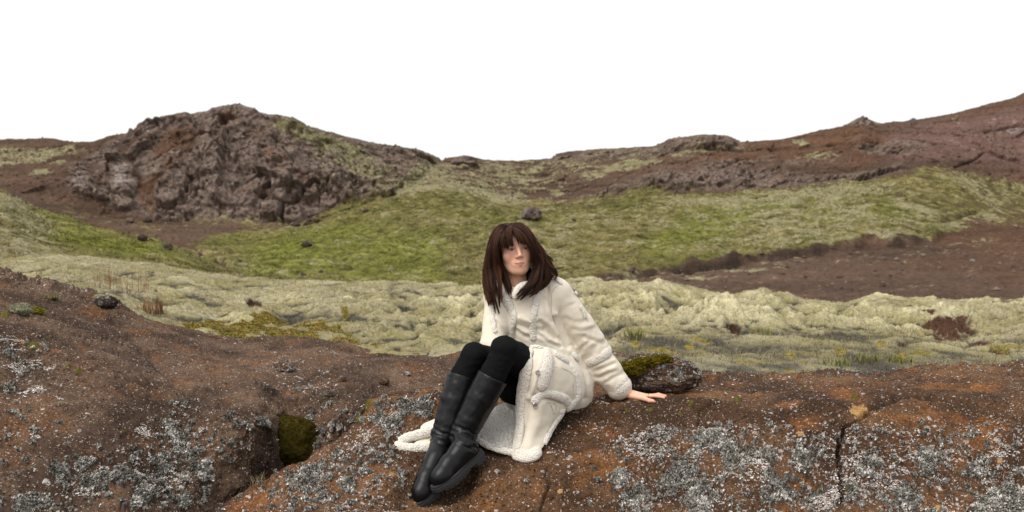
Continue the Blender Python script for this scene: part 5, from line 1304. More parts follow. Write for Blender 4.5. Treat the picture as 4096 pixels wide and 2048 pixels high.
GR = [[(510.2, 225.0, 4.92), (519, 228, 4.885), (526.5, 235, 4.868), (531.5, 244, 4.868), (533.5, 255, 4.878), (533, 265, 4.893), (530, 276, 4.89), (525, 287, 4.87), (520, 294, 4.862), (514, 296.5, 4.862)],
      [(510.2, 224.2, 4.935), (521, 226.8, 4.91), (528.5, 234, 4.892), (533.5, 243.5, 4.888), (536.5, 256, 4.895), (537, 267, 4.902), (534.5, 279, 4.885), (530, 290, 4.865), (526, 298, 4.86), (523, 303, 4.86)],
      [(510.3, 223.4, 4.955), (522.5, 226, 4.94), (530, 233.5, 4.925), (535, 243, 4.925), (539.5, 255, 4.925), (542, 266, 4.92), (541, 278, 4.905), (537.5, 287.5, 4.888), (533, 293, 4.88), (528, 296, 4.878)],
      [(510.4, 222.9, 4.98), (522.5, 225.2, 4.975), (530.5, 233, 4.97), (535.8, 242.5, 4.968), (541.5, 254, 4.965), (547, 265, 4.955), (547.5, 275.5, 4.945), (544, 284, 4.93), (540, 290, 4.92), (536, 294, 4.915)],
      [(510.4, 222.9, 5.01), (521.5, 225, 5.03), (530, 233.5, 5.04), (535.8, 243, 5.04), (543, 253.5, 5.04), (550, 262, 5.03), (553, 269.5, 5.02), (553, 275, 5.0), (550.5, 279, 4.985), (547, 282, 4.98)]]
GN = [[(500.5, 248, 4.95), (501.5, 258, 4.935), (503.5, 267, 4.928), (507, 276, 4.918), (510, 284, 4.905), (511.5, 289, 4.90)],
      [(497, 250, 4.95), (498, 261, 4.945), (500, 271, 4.935), (504, 280, 4.915), (507, 288, 4.90), (508.5, 295, 4.89)]]
GF = [[(508.8, 225.6, 4.92), (502.5, 232, 4.877), (500.6, 239, 4.860), (500.8, 245, 4.857), (501.8, 249.6, 4.857)],
      [(509.3, 225.6, 4.918), (505.5, 232, 4.865), (504.6, 238.5, 4.848), (505.4, 244, 4.845), (506.5, 248.3, 4.846)],
      [(510, 225.6, 4.917), (508.8, 232, 4.861), (508.6, 238.5, 4.843), (509.6, 243.5, 4.841), (511, 247.6, 4.842)],
      [(510.4, 225.6, 4.917), (511.5, 231.5, 4.860), (512, 237, 4.842), (513, 242, 4.840), (514.2, 246.6, 4.841)]]
GF2 = [[(510.4, 225.6, 4.917), (514.5, 231.5, 4.862), (517.4, 236.5, 4.845), (519, 241, 4.842), (520.2, 244.8, 4.843)],
      [(510.8, 225.6, 4.918), (518.2, 231.5, 4.866), (522, 237, 4.851), (524, 241.5, 4.849), (525.2, 245.0, 4.850)],
      [(511, 225.6, 4.92), (522, 232.5, 4.876), (527.4, 238.5, 4.864), (530, 244, 4.864), (531.6, 248.5, 4.867)]]
def strands(G, n, nclump, jr, jt, npt, r0, r1, seed, curl=0.0):
    rng = np.random.default_rng(seed); G = np.array([[pix(*p) for p in g] for g in G]); ng, m, _ = G.shape
    sc = np.sort(rng.uniform(0, ng - 1, nclump)); cl = rng.integers(0, nclump, n)
    s0 = sc[cl] + rng.normal(0, .16, n); tipk = rng.uniform(.90, 1.0, n) * (1 - (.05 if curl == 0 else .42) * rng.random(nclump)[cl] ** 1.6)
    coff = rng.normal(0, 1, (nclump, 3)); cph = rng.uniform(0, 6.28, nclump)
    t = np.linspace(0, 1, npt)
    out = np.zeros((n, npt, 3)); 
    sa = np.clip(s0, 0, ng - 1.001); sb = np.clip(sc[cl], 0, ng - 1.001)
    up = np.stack([catmull(g, npt * 2) for g in G]); tt = np.linspace(0, npt * 2 - 1, npt * 2)
    for w_, ss in ((0, sa), (1, sb)):
        i = ss.astype(int); x = (ss - i)[:, None, None]
        cu_ = up[i] * (1 - x) + up[i + 1] * x
        pos = (t[None] * tipk[:, None]) * (npt * 2 - 1); j = np.minimum(pos.astype(int), npt * 2 - 2); fx = (pos - j)[..., None]
        c = np.take_along_axis(cu_, j[..., None].repeat(3, 2), 1) * (1 - fx) + np.take_along_axis(cu_, (j + 1)[..., None].repeat(3, 2), 1) * fx
        wt = (t[None, :, None] ** 1.3 * .8)
        out += c * ((1 - wt) if w_ == 0 else wt)
    jit = rng.normal(0, 1, (n, 1, 3)) * (jr * (1 - t)[None, :, None] * np.minimum(t * 6, 1)[None, :, None] + jt * t[None, :, None])
    cj = coff[cl][:, None] * ((.0035 if curl == 0 else .0030) * np.minimum(t * 3, 1))[None, :, None]
    wavy = curl * np.sin(t[None] * (8 + 3 * np.sin(cph[cl] * 3))[:, None] + cph[cl][:, None]) * t[None] ** 1.6
    out = out + jit + cj; out[..., 0] += wavy; out[..., 1] += .6 * wavy * np.cos(cph[cl])[:, None]
    tone = np.clip(.30 + .27 * rng.normal(size=nclump)[cl] + .22 * rng.normal(size=n), 0, 1)
    return out, np.linspace(r0, r1, npt), tone
def tubes(S, rad, tone):
    n, m, _ = S.shape; T = np.gradient(S, axis=1); T /= np.linalg.norm(T, axis=2, keepdims=True) + 1e-9
    N = np.cross(T, np.array([.3, .9, .2])); N /= np.linalg.norm(N, axis=2, keepdims=True) + 1e-9; B = np.cross(T, N)
    a = np.array([0, 2.094, 4.189]); V = S[:, :, None] + rad[None, :, None, None] * (np.cos(a)[None, None, :, None] * N[:, :, None] + np.sin(a)[None, None, :, None] * B[:, :, None])
    base = (np.arange(n) * m * 3)[:, None, None, None]; i = np.arange(m - 1)[None, :, None]; k = np.arange(3)[None, None]; k2 = (k + 1) % 3
    F = (np.stack(np.broadcast_arrays(i * 3 + k, i * 3 + k2, (i + 1) * 3 + k2, (i + 1) * 3 + k), -1) + base).reshape(-1, 4)
    return V.reshape(-1, 3), F, np.repeat(tone, m * 3)
parts, tones = [], []
for S in (strands(GL, 4200, 40, .0022, .0016, 20, .00075, .0003, 31, .011), strands(GR, 4200, 44, .0022, .0018, 20, .00075, .0003, 32, .023),
          strands(GF, 1000, 36, .0016, .0012, 10, .0007, .0003, 33), strands(GF2, 900, 30, .0016, .0012, 10, .0007, .0003, 43), strands([g[:9] for g in GL[3:]] + [g[:9] for g in GR[:2:-1]], 2200, 60, .002, .003, 15, .0008, .0004, 34)):
    V, F, tn = tubes(*S); parts.append((V, F)); tones.append(tn)
V, F, tn = tubes(*strands(GN, 700, 14, .003, .002, 14, .0011, .0005, 37)); parts.append((V, F)); tones.append(tn * .6)
# flyaways and the lock blown out to the right
W2 = [[(535, 246, 4.98), (540, 256, 4.975), (545, 265, 4.965), (549, 272, 4.955), (553, 276, 4.945), (556, 275 + q, 4.94)] for q in (0, 3)]
V, F, tn = tubes(*strands(W2, 160, 9, .003, .003, 14, .0008, .0004, 41, .006)); parts.append((V, F)); tones.append(np.clip(tn + .2, 0, 1))
W3 = [[(534, 250, 4.93), (538, 262, 4.91), (537, 274, 4.88), (532, 284, 4.868), (525, 289, 4.862), (519 + q, 289, 4.858)] for q in (0, 3)]
V, F, tn = tubes(*strands(W3, 160, 9, .003, .003, 14, .0008, .0004, 42, .006)); parts.append((V, F)); tones.append(np.clip(tn + .15, 0, 1))
W1 = [[(539, 250, 4.97), (545, 258, 4.96), (550, 265.5, 4.95), (555.5, 268.6, 4.94), (560.5, 268.3, 4.93), (565, 265 + q, 4.92)] for q in (0, 1.5)]
V, F, tn = tubes(*strands(W1, 26, 4, .001, .0012, 12, .0008, .0004, 35)); parts.append((V, F)); tones.append(tn + .3)
fl = []
rngf = np.random.default_rng(36)
for k in range(420):
    a = rngf.uniform(-1.9, 1.9); r0 = .088 + rngf.uniform(0, .01); c = toW((math.sin(a) * .080, rngf.uniform(-.03, .06), .035 + math.cos(a) * .083))
    dr = np.array([math.sin(a) + rngf.normal() * .5, rngf.normal() * .3, math.cos(a) * .2 - .3 * abs(math.sin(a))]); L_ = rngf.uniform(.02, .05); tt = np.linspace(0, 1, 8)[:, None]
    fl.append(c + dr * L_ * tt * .5 + np.array([math.sin(a) * .012, 0, -.03]) * tt ** 2 * 1.5)
V, F, tn = tubes(np.array(fl), np.linspace(.0004, .0002, 8), np.full(420, .75)); parts.append((V, F)); tones.append(tn)
# dense hair under the strands
hb_ = Vox((-.20, 4.80, 1.28), (.24, 5.16, 1.80), .0045)
hb_.ell(toW((0, .018, .040)), (.080, .097, .081), .02, HM)
for g in (GL[2], GL[3], GL[4], GR[2], GR[3], GR[4]):
    P = np.array([pix(*p) for p in g])[2:7]; P[:, 1] += .014; P[:, 0] += np.where(np.arange(len(P)) >= 0, .006 if g in GL else -.006, 0)
    hb_.chain(P, [.010, .013, .014, .013, .006], .015)
for g in (GL[1], GR[1]):
    P = np.array([pix(*p) for p in g])[2:6]; P[:, 1] += .018; hb_.chain(P, [.008, .009, .009, .006], .010)
hb_.chain([toW((0, .075, 0)), toW((0, .085, -.08)), toW((0, .08, -.15))], [.07, .065, .05], .03)
# keep the face clear
hb_.ell(toW((0, -.085, -.045)), (.062, .075, .075), .006, HM, op='sub')
V, F = hb_.mesh(2); del hb_; parts.append((V, F)); tones.append(np.full(len(V), .12))
V, Fs = join(parts)
mesh_from('hair', V, Fs, M_HAIR, PERSON, True, {'strand': np.clip(np.concatenate(tones), 0, 1)}, pix(512, 250, 4.97))
# ================================================================== growth on the moss bank: short leafy tips, one object
TUFTS = 300000
rng = np.random.default_rng(91)
fr = np.where((MB_u > -12) & (MB_u < 1036) & (MB_v < 384) & (MB_cov[:, 2] < .5))[0]
y_ = MB_V[fr, 1]; wgt = 1 / (0.4 + 0 * y_); i = fr[rng.integers(0, len(fr), TUFTS)]
nr, nc = MB_shape
NN = normals_of(MB_V, nr, nc)
k = len(i); p = MB_V[i] + rng.normal(0, .006, (k, 3)); nn = NN[i] + np.array([0, 0, .5]); nn /= np.linalg.norm(nn, axis=1, keepdims=True)
lean = rng.normal(0, 1.1, (k, 3)); sz = rng.uniform(.0035, .0085, (k, 1)) * (0.5 + .06 * MB_V[i, 1:2])
tip = p + (nn + lean) * sz; side = rng.normal(0, 1, (k, 3)); side /= np.linalg.norm(side, axis=1, keepdims=True); wd = sz * rng.uniform(.3, .6, (k, 1))
Vt = np.stack([p - side * wd - nn * .004, p + side * wd - nn * .004, tip], 1).reshape(-1, 3)
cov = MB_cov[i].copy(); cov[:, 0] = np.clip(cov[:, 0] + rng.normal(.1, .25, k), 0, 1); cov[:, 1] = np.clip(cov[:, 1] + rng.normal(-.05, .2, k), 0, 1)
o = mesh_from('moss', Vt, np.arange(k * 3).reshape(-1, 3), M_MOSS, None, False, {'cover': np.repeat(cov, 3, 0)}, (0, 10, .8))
tag(o, 'fine pale shoots covering the moss hummocks', 'moss', kind='stuff')

# crisp grey lichen standing up from the rocks: little curled flakes in the patches where the grey growth is
def flaky(LI, n, seed, name, lab, loc):
    V, N, L, u, v = LI; rg = np.random.default_rng(seed); px, py = topix(V)
    w_ = np.where((L[:, 0] > .6) & (px > -8) & (px < 1032) & (py < 520) & (py > 330), L[:, 0], 0); ids = rg.choice(len(V), n, p=w_ / w_.sum())
    P, Nn = V[ids] + rg.normal(0, .002, (n, 3)), N[ids]; sz = rg.uniform(.5, 1.3, (n, 1))
    r = rg.normal(size=(n, 3)); t = np.cross(Nn, r); t /= np.linalg.norm(t, axis=1, keepdims=True); b = np.cross(Nn, t)
    a = P + Nn * .001; w1 = .0040 * sz
    q = np.stack([a - t * w1, a + b * w1 * .8 + Nn * .003 * sz, a + t * w1 + Nn * .0075 * sz, a - b * w1 * .8 + Nn * .004 * sz], 1).reshape(-1, 3)
    F = np.arange(n * 4).reshape(-1, 4); tone = np.clip(.42 + .75 * fbm(P * 18, seed, 4) + rg.normal(0, .22, n), 0, 1)
    o = mesh_from(name, q, F, M_FLAKE, None, False, {'tone': np.repeat(tone, 4)}, loc); tag(o, lab, 'lichen', kind='stuff')
m = NT('grey_lichen'); m.inp('Base Color', m.ramp(m.attr('tone'), [(0, (0.06, 0.056, 0.047)), (.4, (0.20, 0.190, 0.165)), (.75, (0.36, 0.342, 0.305)), (1, (0.68, 0.64, 0.59))])); m.inp('Roughness', 1.0); m.inp('Specular IOR Level', .05); M_FLAKE = m.m
flaky(LICH[0], 50000, 5, 'lichen', 'curled grey lichen growing on the rock under the woman', (.8, 4.6, .8))
flaky(LICH[1], 34000, 6, 'lichen', 'curled grey lichen growing on the broad rock at the left', (-1.5, 4.6, .8))

def crust(LI, n, seed, name, lab, loc):
    V, N, L, u, v = LI; rg = np.random.default_rng(seed); px, py = topix(V); cl = fbm(V * 6, seed + 3, 4, .6) + .25 * fbm(V * 22, seed + 4, 3)
    w_ = np.where((px > -8) & (px < 1032) & (py < 520) & (py > 330) & (L[:, 3] < .4), np.clip(L[:, 1] * 2.0 + cl * 1.7 - .80, 0, 1) ** 2, 0); ids = rg.choice(len(V), n, p=w_ / w_.sum())
    P, Nn = V[ids] + rg.normal(0, .002, (n, 3)), N[ids]; sz = .0031 * rg.uniform(.4, 1.5, n) ** 1.3
    r = rg.normal(size=(n, 3)); t = np.cross(Nn, r); t /= np.linalg.norm(t, axis=1, keepdims=True); b = np.cross(Nn, t); a = np.linspace(0, 6.283, 7)[:-1]
    rad = sz[:, None] * rg.uniform(.6, 1.2, (n, 6)); q = P[:, None] + Nn[:, None] * (.003 + .003 * rg.random((n, 6)))[..., None] + (rad * np.cos(a))[..., None] * t[:, None] + (rad * np.sin(a))[..., None] * b[:, None]
    F = np.arange(n * 6).reshape(-1, 6); tone = np.clip(rg.normal(.38, .24, n), 0, 1)
    o = mesh_from(name, q.reshape(-1, 3), F, M_CRUST, None, False, {'tone': np.repeat(tone, 6)}, loc); tag(o, lab, 'lichen', kind='stuff')
m = NT('white_crust'); m.inp('Base Color', m.ramp(m.attr('tone'), [(0, (0.30, 0.245, 0.21)), (.5, (0.50, 0.46, 0.42)), (1, (0.80, 0.76, 0.72))])); m.inp('Roughness', 1.0); m.inp('Specular IOR Level', .05); M_CRUST = m.m
crust(LICH[0], 6000, 15, 'white_lichen', 'white crusty lichen spots on the rock under the woman', (.8, 4.6, .8))
crust(LICH[1], 5500, 16, 'white_lichen', 'white crusty lichen spots on the broad rock at the left', (-1.5, 4.6, .8))

# tussocks of the valley meadow and loose rubble on the bare slopes, too many to count
def meadow(V, u, v, ha, hb, n, seed, name, lab, loc):
    rg = np.random.default_rng(seed); d2 = V[:, 1]
    w_ = np.where((u > -15) & (u < 1040) & (v < 306), np.clip(ha[:, 0] + .8 * ha[:, 1] - .25, 0, 1), 0) * (.35 + np.clip(fbm(V * .35, seed, 3) + .5, 0, 1)); ids = rg.choice(len(V), n, p=w_ / w_.sum())
    P = V[ids] + rg.normal(0, .06, (n, 3)) * np.array([1, 2, 0]); sz = rg.uniform(.018, .065, (n, 1)) * (V[ids, 1:2] / 75) ** .5
    up = np.array([0, .1, .7]) + rg.normal(0, .6, (n, 3)); sd_ = rg.normal(0, 1, (n, 3)) * np.array([1, .4, .15]); sd_ /= np.linalg.norm(sd_, axis=1, keepdims=True)
    q = np.stack([P - sd_ * sz, P + sd_ * sz, P + up * sz * 1.3], 1).reshape(-1, 3)
    A, B = ha[ids].copy(), hb[ids].copy(); A[:, 0] = 1; A[:, 1] = np.clip(A[:, 1] + rg.normal(.12, .30, n), 0, 1); A[:, 2] *= .0; B[:, 0] = np.clip(B[:, 0] + rg.normal(0, .3, n), 0, 1); B[:, 3] = 0
    o = mesh_from(name, q, np.arange(n * 3).reshape(-1, 3), M_HILL, None, False, {'ha': np.repeat(A, 3, 0), 'hb': np.repeat(B, 3, 0)}, loc); tag(o, lab, 'grass', kind='stuff')
meadow(H_V.reshape(-1, 3), H_u, H_v, H_ha, H_hb, 70000, 201, 'meadow_grass', 'olive grass and moss tussocks covering the valley meadow', (0, 80, 5))
meadow(G_V, G_u, G_v, G_ha, G_hb, 24000, 202, 'slope_grass', 'grass and moss tussocks covering the nearer left slope', (-20, 40, 2))
rg = np.random.default_rng(203); HV = H_V.reshape(-1, 3); n = 9000
w_ = np.where((H_u > -15) & (H_u < 1040) & (H_v < 306) & (H_ha[:, 0] < .4), .35 + np.clip(fbm(HV * .25, 204, 3) * 2, 0, 2), 0); ids = rg.choice(len(HV), n, p=w_ / w_.sum())
oc = np.array([[1, 0, 0], [0, 1, 0], [-1, 0, 0], [0, -1, 0], [0, 0, .8], [0, 0, -.5]], float); P = HV[ids]; sz = rg.uniform(.04, .10, n) * rg.choice([1, 1, 1, 2.2], n)
q = P[:, None] + oc[None] * (sz[:, None] * rg.uniform(.6, 1.3, (n, 6)))[..., None]
of = np.array([[0, 1, 4], [1, 2, 4], [2, 3, 4], [3, 0, 4], [1, 0, 5], [2, 1, 5], [3, 2, 5], [0, 3, 5]]); F = (of[None] + (np.arange(n) * 6)[:, None, None]).reshape(-1, 3)
A, B = H_ha[ids].copy(), H_hb[ids].copy(); A[:, 0] = 0; A[:, 1] *= .3; A[:, 2] = rg.uniform(.2, 1, n); B[:, 3] = np.clip(rg.normal(.15, .25, n), 0, .8)
o = mesh_from('rubble', q.reshape(-1, 3), F, M_HILL, None, False, {'ha': np.repeat(A, 6, 0), 'hb': np.repeat(B, 6, 0)}, (0, 90, 5)); tag(o, 'small loose stones strewn over the bare slopes', 'rubble', kind='stuff')

def specks(LI, n, seed, name, lab, loc):
    V, N, L, u, v = LI; rg = np.random.default_rng(seed); px, py = topix(V)
    w_ = np.where((px > -8) & (px < 1032) & (py < 520) & (py > 270) & (L[:, 3] < .4), .25 + np.clip(fbm(V * 3, seed, 4) + .2, 0, 1), 0) / np.maximum(1, 1 + 0 * px); ids = rg.choice(len(V), n, p=w_ / w_.sum())
    P, Nn = V[ids] + rg.normal(0, .003, (n, 3)), N[ids]; sz = .0022 * rg.uniform(.5, 1.5, n) * np.maximum(1, P[:, 1] / 5)
    r = rg.normal(size=(n, 3)); t = np.cross(Nn, r); t /= np.linalg.norm(t, axis=1, keepdims=True); b = np.cross(Nn, t); a = np.linspace(0, 6.283, 6)[:-1]
    rad = sz[:, None] * rg.uniform(.5, 1.3, (n, 5)); q = P[:, None] + Nn[:, None] * (.002 + .0035 * rg.random((n, 5)))[..., None] + (rad * np.cos(a))[..., None] * t[:, None] + (rad * np.sin(a))[..., None] * b[:, None]
    tone = rg.choice([0, .12, .3, .55, .9], n, p=[.36, .25, .21, .14, .04])
    o = mesh_from(name, q.reshape(-1, 3), np.arange(n * 5).reshape(-1, 5), M_GRIT, None, False, {'tone': np.repeat(tone, 5)}, loc); tag(o, lab, 'grit', kind='stuff')
m = NT('rock_grit'); m.inp('Base Color', m.ramp(m.attr('tone'), [(0, (0.022, 0.015, 0.011)), (.2, (0.10, 0.06, 0.035)), (.4, (0.26, 0.19, 0.14)), (1, (0.56, 0.50, 0.46))])); m.inp('Roughness', 1.0); m.inp('Specular IOR Level', .05); M_GRIT = m.m
specks(LICH[0], 16000, 25, 'grit', 'dark and pale grains scattered over the rock under the woman', (.8, 4.6, .8))
specks(LICH[1], 18000, 26, 'grit', 'dark and pale grains scattered over the broad rock at the left', (-1.5, 4.6, .8))
# ================================================================== stones, cushions and tufts, each a thing
srng = np.random.default_rng(55)
SURF = [L_V.reshape(-1, 3), R_V.reshape(-1, 3), MB_V, H_V.reshape(-1, 3), G_V]
SPX = [topix(q) for q in SURF]
def at(k, u, v, r=2.5):
    a_, b_ = SPX[k]; i = np.where((np.abs(a_ - u) < r) & (np.abs(b_ - v) < r))[0]
    if len(i) == 0: i = np.array([np.argmin((a_ - u) ** 2 + (b_ - v) ** 2)])
    i = i[np.argsort(SURF[k][i, 1])]
    d = (a_[i] - u) ** 2 + (b_[i] - v) ** 2
    near = i[SURF[k][i, 1] < SURF[k][i[0], 1] * 1.06 + .1]
    return SURF[k][near[np.argmin((a_[near] - u) ** 2 + (b_[near] - v) ** 2)]]
def cubesphere(n):
    t = np.tan(np.linspace(-1, 1, n) * np.pi / 4); A, B = np.meshgrid(t, t); O = np.ones_like(A); Vs, Fs = [], []
    for k, P in enumerate(((A, B, O), (-A, B, -O), (A, -O, B), (-A, O, B), (O, A, B), (-O, -A, B))):
        P = np.stack(P, -1).reshape(-1, 3); Vs.append(P / np.linalg.norm(P, axis=1, keepdims=True)); Fs.append(grid_faces(n, n) + k * n * n)
    return np.concatenate(Vs), np.concatenate(Fs)
def stone(name, label, cat, k, u, v, wpx, hpx, mat, seed, dens=(0.2, 0.2, 0, 0), depth=.9, angular=.35, sink=.3, group=None, mossy_top=0, n=34, fuzz=0):
    """u, v: middle of its foot line in the photo"""
    P0 = at(k, u, v); y = P0[1]; rx = wpx / 2048 * y; h = hpx / 1024 * y; rz = h / (2 - 2 * sink) * 1.0
    S, F = cubesphere(n); rr = np.array([rx, rx * depth, rz])
    Q = S * 1.7 + seed * 3.1
    f1, f2, rid = worley(Q * .9, seed); d = angular * (f1 - .55) * .5 + .16 * fbm(Q * .8, seed + 1, 3) + .07 * fbm(Q * 3, seed + 2, 3)
    V = S * (1 + d[:, None]) * rr
    V[:, 2] = np.where(V[:, 2] < 0, V[:, 2] * .7, V[:, 2])
    V = V + P0 + np.array([0, rx * depth * .5, rz * (1 - 2 * sink)])
    nrm = S.copy(); o_ = np.ones(len(V))
    top = smooth(.25, .7, S[:, 2] + .35 * fbm(Q * 1.5, seed + 4, 3)) * mossy_top
    if mat in (M_ROCK, M_ROCK2, M_STONE, M_MAUVE): at_ = {'lichen': lichen_cover(V / max(1, y / 6), dens[0] * o_, dens[1] * o_, dens[2] * o_, np.maximum(dens[3], top), seed)}
    else: at_ = {}
    base = P0.copy()
    if fuzz:
        Nn = vnormals(V, F); V = V + Nn * (.004 * fbm(V * 60, seed, 2))[:, None]
        T, TF = tufts(V, Nn, fuzz, .012, .004, srng, .8, .6); V, F = join([(V, F), (T, TF)]); at_ = {}
    o = mesh_from(name, V, F, mat, None, True, at_, base); tag(o, label, cat, group); return o
M_MAUVE = rock_mat('mauve_rock', (0.075, 0.056, 0.048), (0.175, 0.132, 0.114), (0.15, 0.09, 0.065))
M_STONE = rock_mat('dark_basalt', (0.028, 0.020, 0.018), (0.085, 0.062, 0.052), (0.075, 0.040, 0.028))
def moss_cushion_mat(name, c1, c2, c3):
    m = NT(name); co = m.coord(); n = m.noise(co, 45, 5, .75); b = m.noise(co, 9, 4, .6)
    c = m.mix(n, c1, c2); c = m.mix(m.step(b, .52, .66), c, c3); m.inp('Base Color', c); m.inp('Roughness', 1.0); m.inp('Specular IOR Level', 0.05)
    m.inp('Normal', m.bump(n, .012, 1.0)); return m.m
M_CUSH = moss_cushion_mat('olive_moss', (0.014, 0.012, 0.003), (0.085, 0.064, 0.010), (0.045, 0.030, 0.005)); M_GREY = moss_cushion_mat('woolly_moss', (0.17, 0.17, 0.10), (0.40, 0.39, 0.26), (0.12, 0.11, 0.07))
M_YEL = moss_cushion_mat('yellow_moss', (0.055, 0.045, 0.004), (0.25, 0.20, 0.02), (0.10, 0.075, 0.01))
# the mossy rock behind her hand
MR = stone('rock', 'lichen crusted rock topped with yellow moss, behind her resting hand', 'rock', 1, 658, 391, 92, 36, M_ROCK2, 3, (.36, .34, 0, 0), .6, .3, .24, None, 0, 80)
mr_ = np.array([x.co[:] for x in MR.data.vertices]) + np.array(MR.location); ma, mb2 = topix(mr_)
for u, v, w_, h_, lab in ((628, 366, 26, 12, 'yellow green moss mat at the near end of the mossy rock'), (648, 359.5, 26, 7, 'yellow green moss mat along the crown of the mossy rock'), (665, 357, 18, 6, 'small moss mat at the far end of the rock crown')):
    k_ = np.where((np.abs(ma - u) < 6))[0]; k_ = k_[np.argmin(np.abs(mb2[k_] - np.maximum(v + 2, mb2[k_].min() + 1.5)) + 40 * (mr_[k_, 1] - mr_[k_, 1].min()))]; p = mr_[k_]; S, F = cubesphere(30); V = S * (1 + .35 * fbm(S * 2.2 + u, 6, 4)[:, None]) * np.array([w_ / 2048 * 5.4, .05, h_ / 2048 * 5.4]) + p
    T, TF = tufts(V, S, 1500, .014, .006, srng, .8, .6); V, F = join([(V, F), (T, TF)]); tag(mesh_from('moss_mat', V, F, M_YEL, None, True, None, p), lab, 'moss', 'yellow moss mats on the rock behind her')
stone('stone', 'round pale stone furred with grey green moss on the left slope', 'stone', 0, 19, 314, 21, 11, M_GREY, 5, depth=.8, angular=.25, sink=.22, fuzz=1500)
stone('moss_cushion', 'flat yellow moss cushion at the foot of the round pale stone', 'moss', 0, 36, 314, 12, 5, M_YEL, 6, angular=.3, fuzz=500)
stone('stone', 'moss capped dark stone perched on the rim of the left plateau', 'stone', 0, 104, 308, 22, 12, M_STONE, 7, (.3, .1, 0, 0), .8, .4, .2)
p_ = at(0, 101, 300); S, F = cubesphere(26); V = S * (1 + .2 * fbm(S * 2, 9, 3)[:, None]) * np.array([.075, .06, .035]) + pix(101, 299, p_[1] + .03); T, TF = tufts(V, S, 1500, .012, .004, srng); V, F = join([(V, F), (T, TF)])
tag(mesh_from('moss_cushion', V, F, M_GREY, None, True, None, p_), 'pale woolly moss cap lying on the perched stone', 'moss')
stone('stone', 'lone dark brown stone on the bare ground left of her knees', 'stone', 0, 383.5, 385, 10, 8, M_ROCK2, 9, (0, 0, 0, 0), .9, .6, .2)
stone('stone', 'small two toned stone lying left of the lone dark one', 'stone', 0, 343, 381, 6, 5, M_ROCK2, 10, (.1, .6, 0, 0), .9, .5, .2)
stone('stone', 'flat whitish stone behind the lone dark stone', 'stone', 0, 407, 376, 9, 4, M_ROCK2, 12, (.2, .9, 0, 0), .9, .5, .2)
stone('stone', 'half buried lichen stone in the middle of the bare slope', 'stone', 0, 283, 371, 25, 9, M_ROCK2, 13, (.42, .5, 0, 0), .7, .4, .35)
stone('stone', 'white lichened stone at the lower end of the ledge', 'stone', 0, 328, 396, 11, 6, M_ROCK2, 14, (.7, .4, 0, 0), .8, .4, .3)
stone('stone', 'grey knob of lichen stone at the middle of the ledge', 'stone', 0, 299, 391, 9, 5, M_ROCK2, 15, (.7, .4, 0, 0), .8, .4, .3)
stone('stone', 'tiny chalk white stone on the edge of the red green plants', 'stone', 2, 277, 346, 6, 2.6, M_ROCK2, 16, (.2, 1.2, 0, 0), .8, .4, .3)
stone('stone', 'small white stone on the bare upper slope at left', 'stone', 0, 97, 326, 5, 2.6, M_ROCK2, 17, (.2, 1.2, 0, 0), .8, .4, .3)
stone('moss_cushion', 'big dark olive moss cushion sunk in the cleft between the rocks', 'moss', 0, 289, 468, 62, 50, M_CUSH, 18, depth=.6, angular=.35, sink=.2, fuzz=5000)
stone('moss_cushion', 'olive moss cushion on the edge of the rock by the coat tail', 'moss', 1, 371, 419, 19, 10, M_CUSH, 19, depth=.7, angular=.5, sink=.3, fuzz=1800)
stone('rock', 'knobbly lichen rock lump beside the olive moss cushion', 'rock', 1, 388, 421, 26, 15, M_ROCK2, 20, (.45, .25, 0, 0), .6, .4, .35, None, 0, 50)
# boulders far off
FAR = [(306, 247, 10, 6.5, 3, 'slab sided dark boulder alone on the bright meadow'), (303, 278, 8, 5, 3, 'dark boulder low on the meadow just above the moss bank'), (321, 273, 4.5, 3, 3, 'little dark boulder up and right of the low meadow boulder'),
       (167, 249.5, 9, 6, 4, 'dark boulder at the foot of the near grassy slope'), (141, 241, 9.5, 7, 4, 'dark boulder on the brown scree above the near slope'), (130, 222.5, 8, 5, 3, 'grey boulder under the left end of the cliff'), (147, 223, 9, 5.5, 3, 'dark boulder just right of the grey one under the cliff'),
       (531, 220, 21, 14, 3, 'large mauve boulder on the slope above her head'), (513, 232, 5, 2.6, 3, 'low dark stone in the meadow left of the large mauve boulder'), (573, 221, 5, 2.5, 3, 'low dark stone in the meadow right of the large mauve boulder'),
       (295, 226, 10, 4, 3, 'flat dark stone at the foot of the cliff blocks'), (312, 225, 5, 3, 3, 'small dark stone right of the flat one under the cliff'), (973, 262.5, 5, 3, 3, 'small pale pinkish stone on the brown scree at right'),
       (366, 213, 6, 4, 3, 'dark stone high on the meadow under the saddle')]
for i, (u, v, w_, h_, k, lab) in enumerate(FAR):
    m_ = M_ROCK2 if i in (12,) else M_MAUVE if i in (5, 7) else M_STONE
    stone('boulder', lab, 'boulder', k, u, v, w_, h_, m_, 60 + i, (.9, .9, 0, 0) if i == 12 else (.12 if i != 7 else .2, .05, 0, 0), .9, .6, .2, 'boulders scattered over the valley', 0, 20)
SKY = [(130, 132.5, 5.5, 2.5, 'small knob of rock standing on the left skyline'), (914, 121.5, 6, 1.5, 'tiny pointed rock on the right skyline'), (465, 161, 24, 3, 'dark rounded outcrop in the saddle of the skyline')]
for i, (u, v, w_, h_, lab) in enumerate(SKY):
    stone('outcrop', lab, 'rock outcrop', 3, u, v + 3.5, w_ * 1.1, h_ + 6, M_MAUVE, 90 + i, (.15, .1, 0, 0), .8, .7, .36, 'rocks on the skyline', 0, 26)

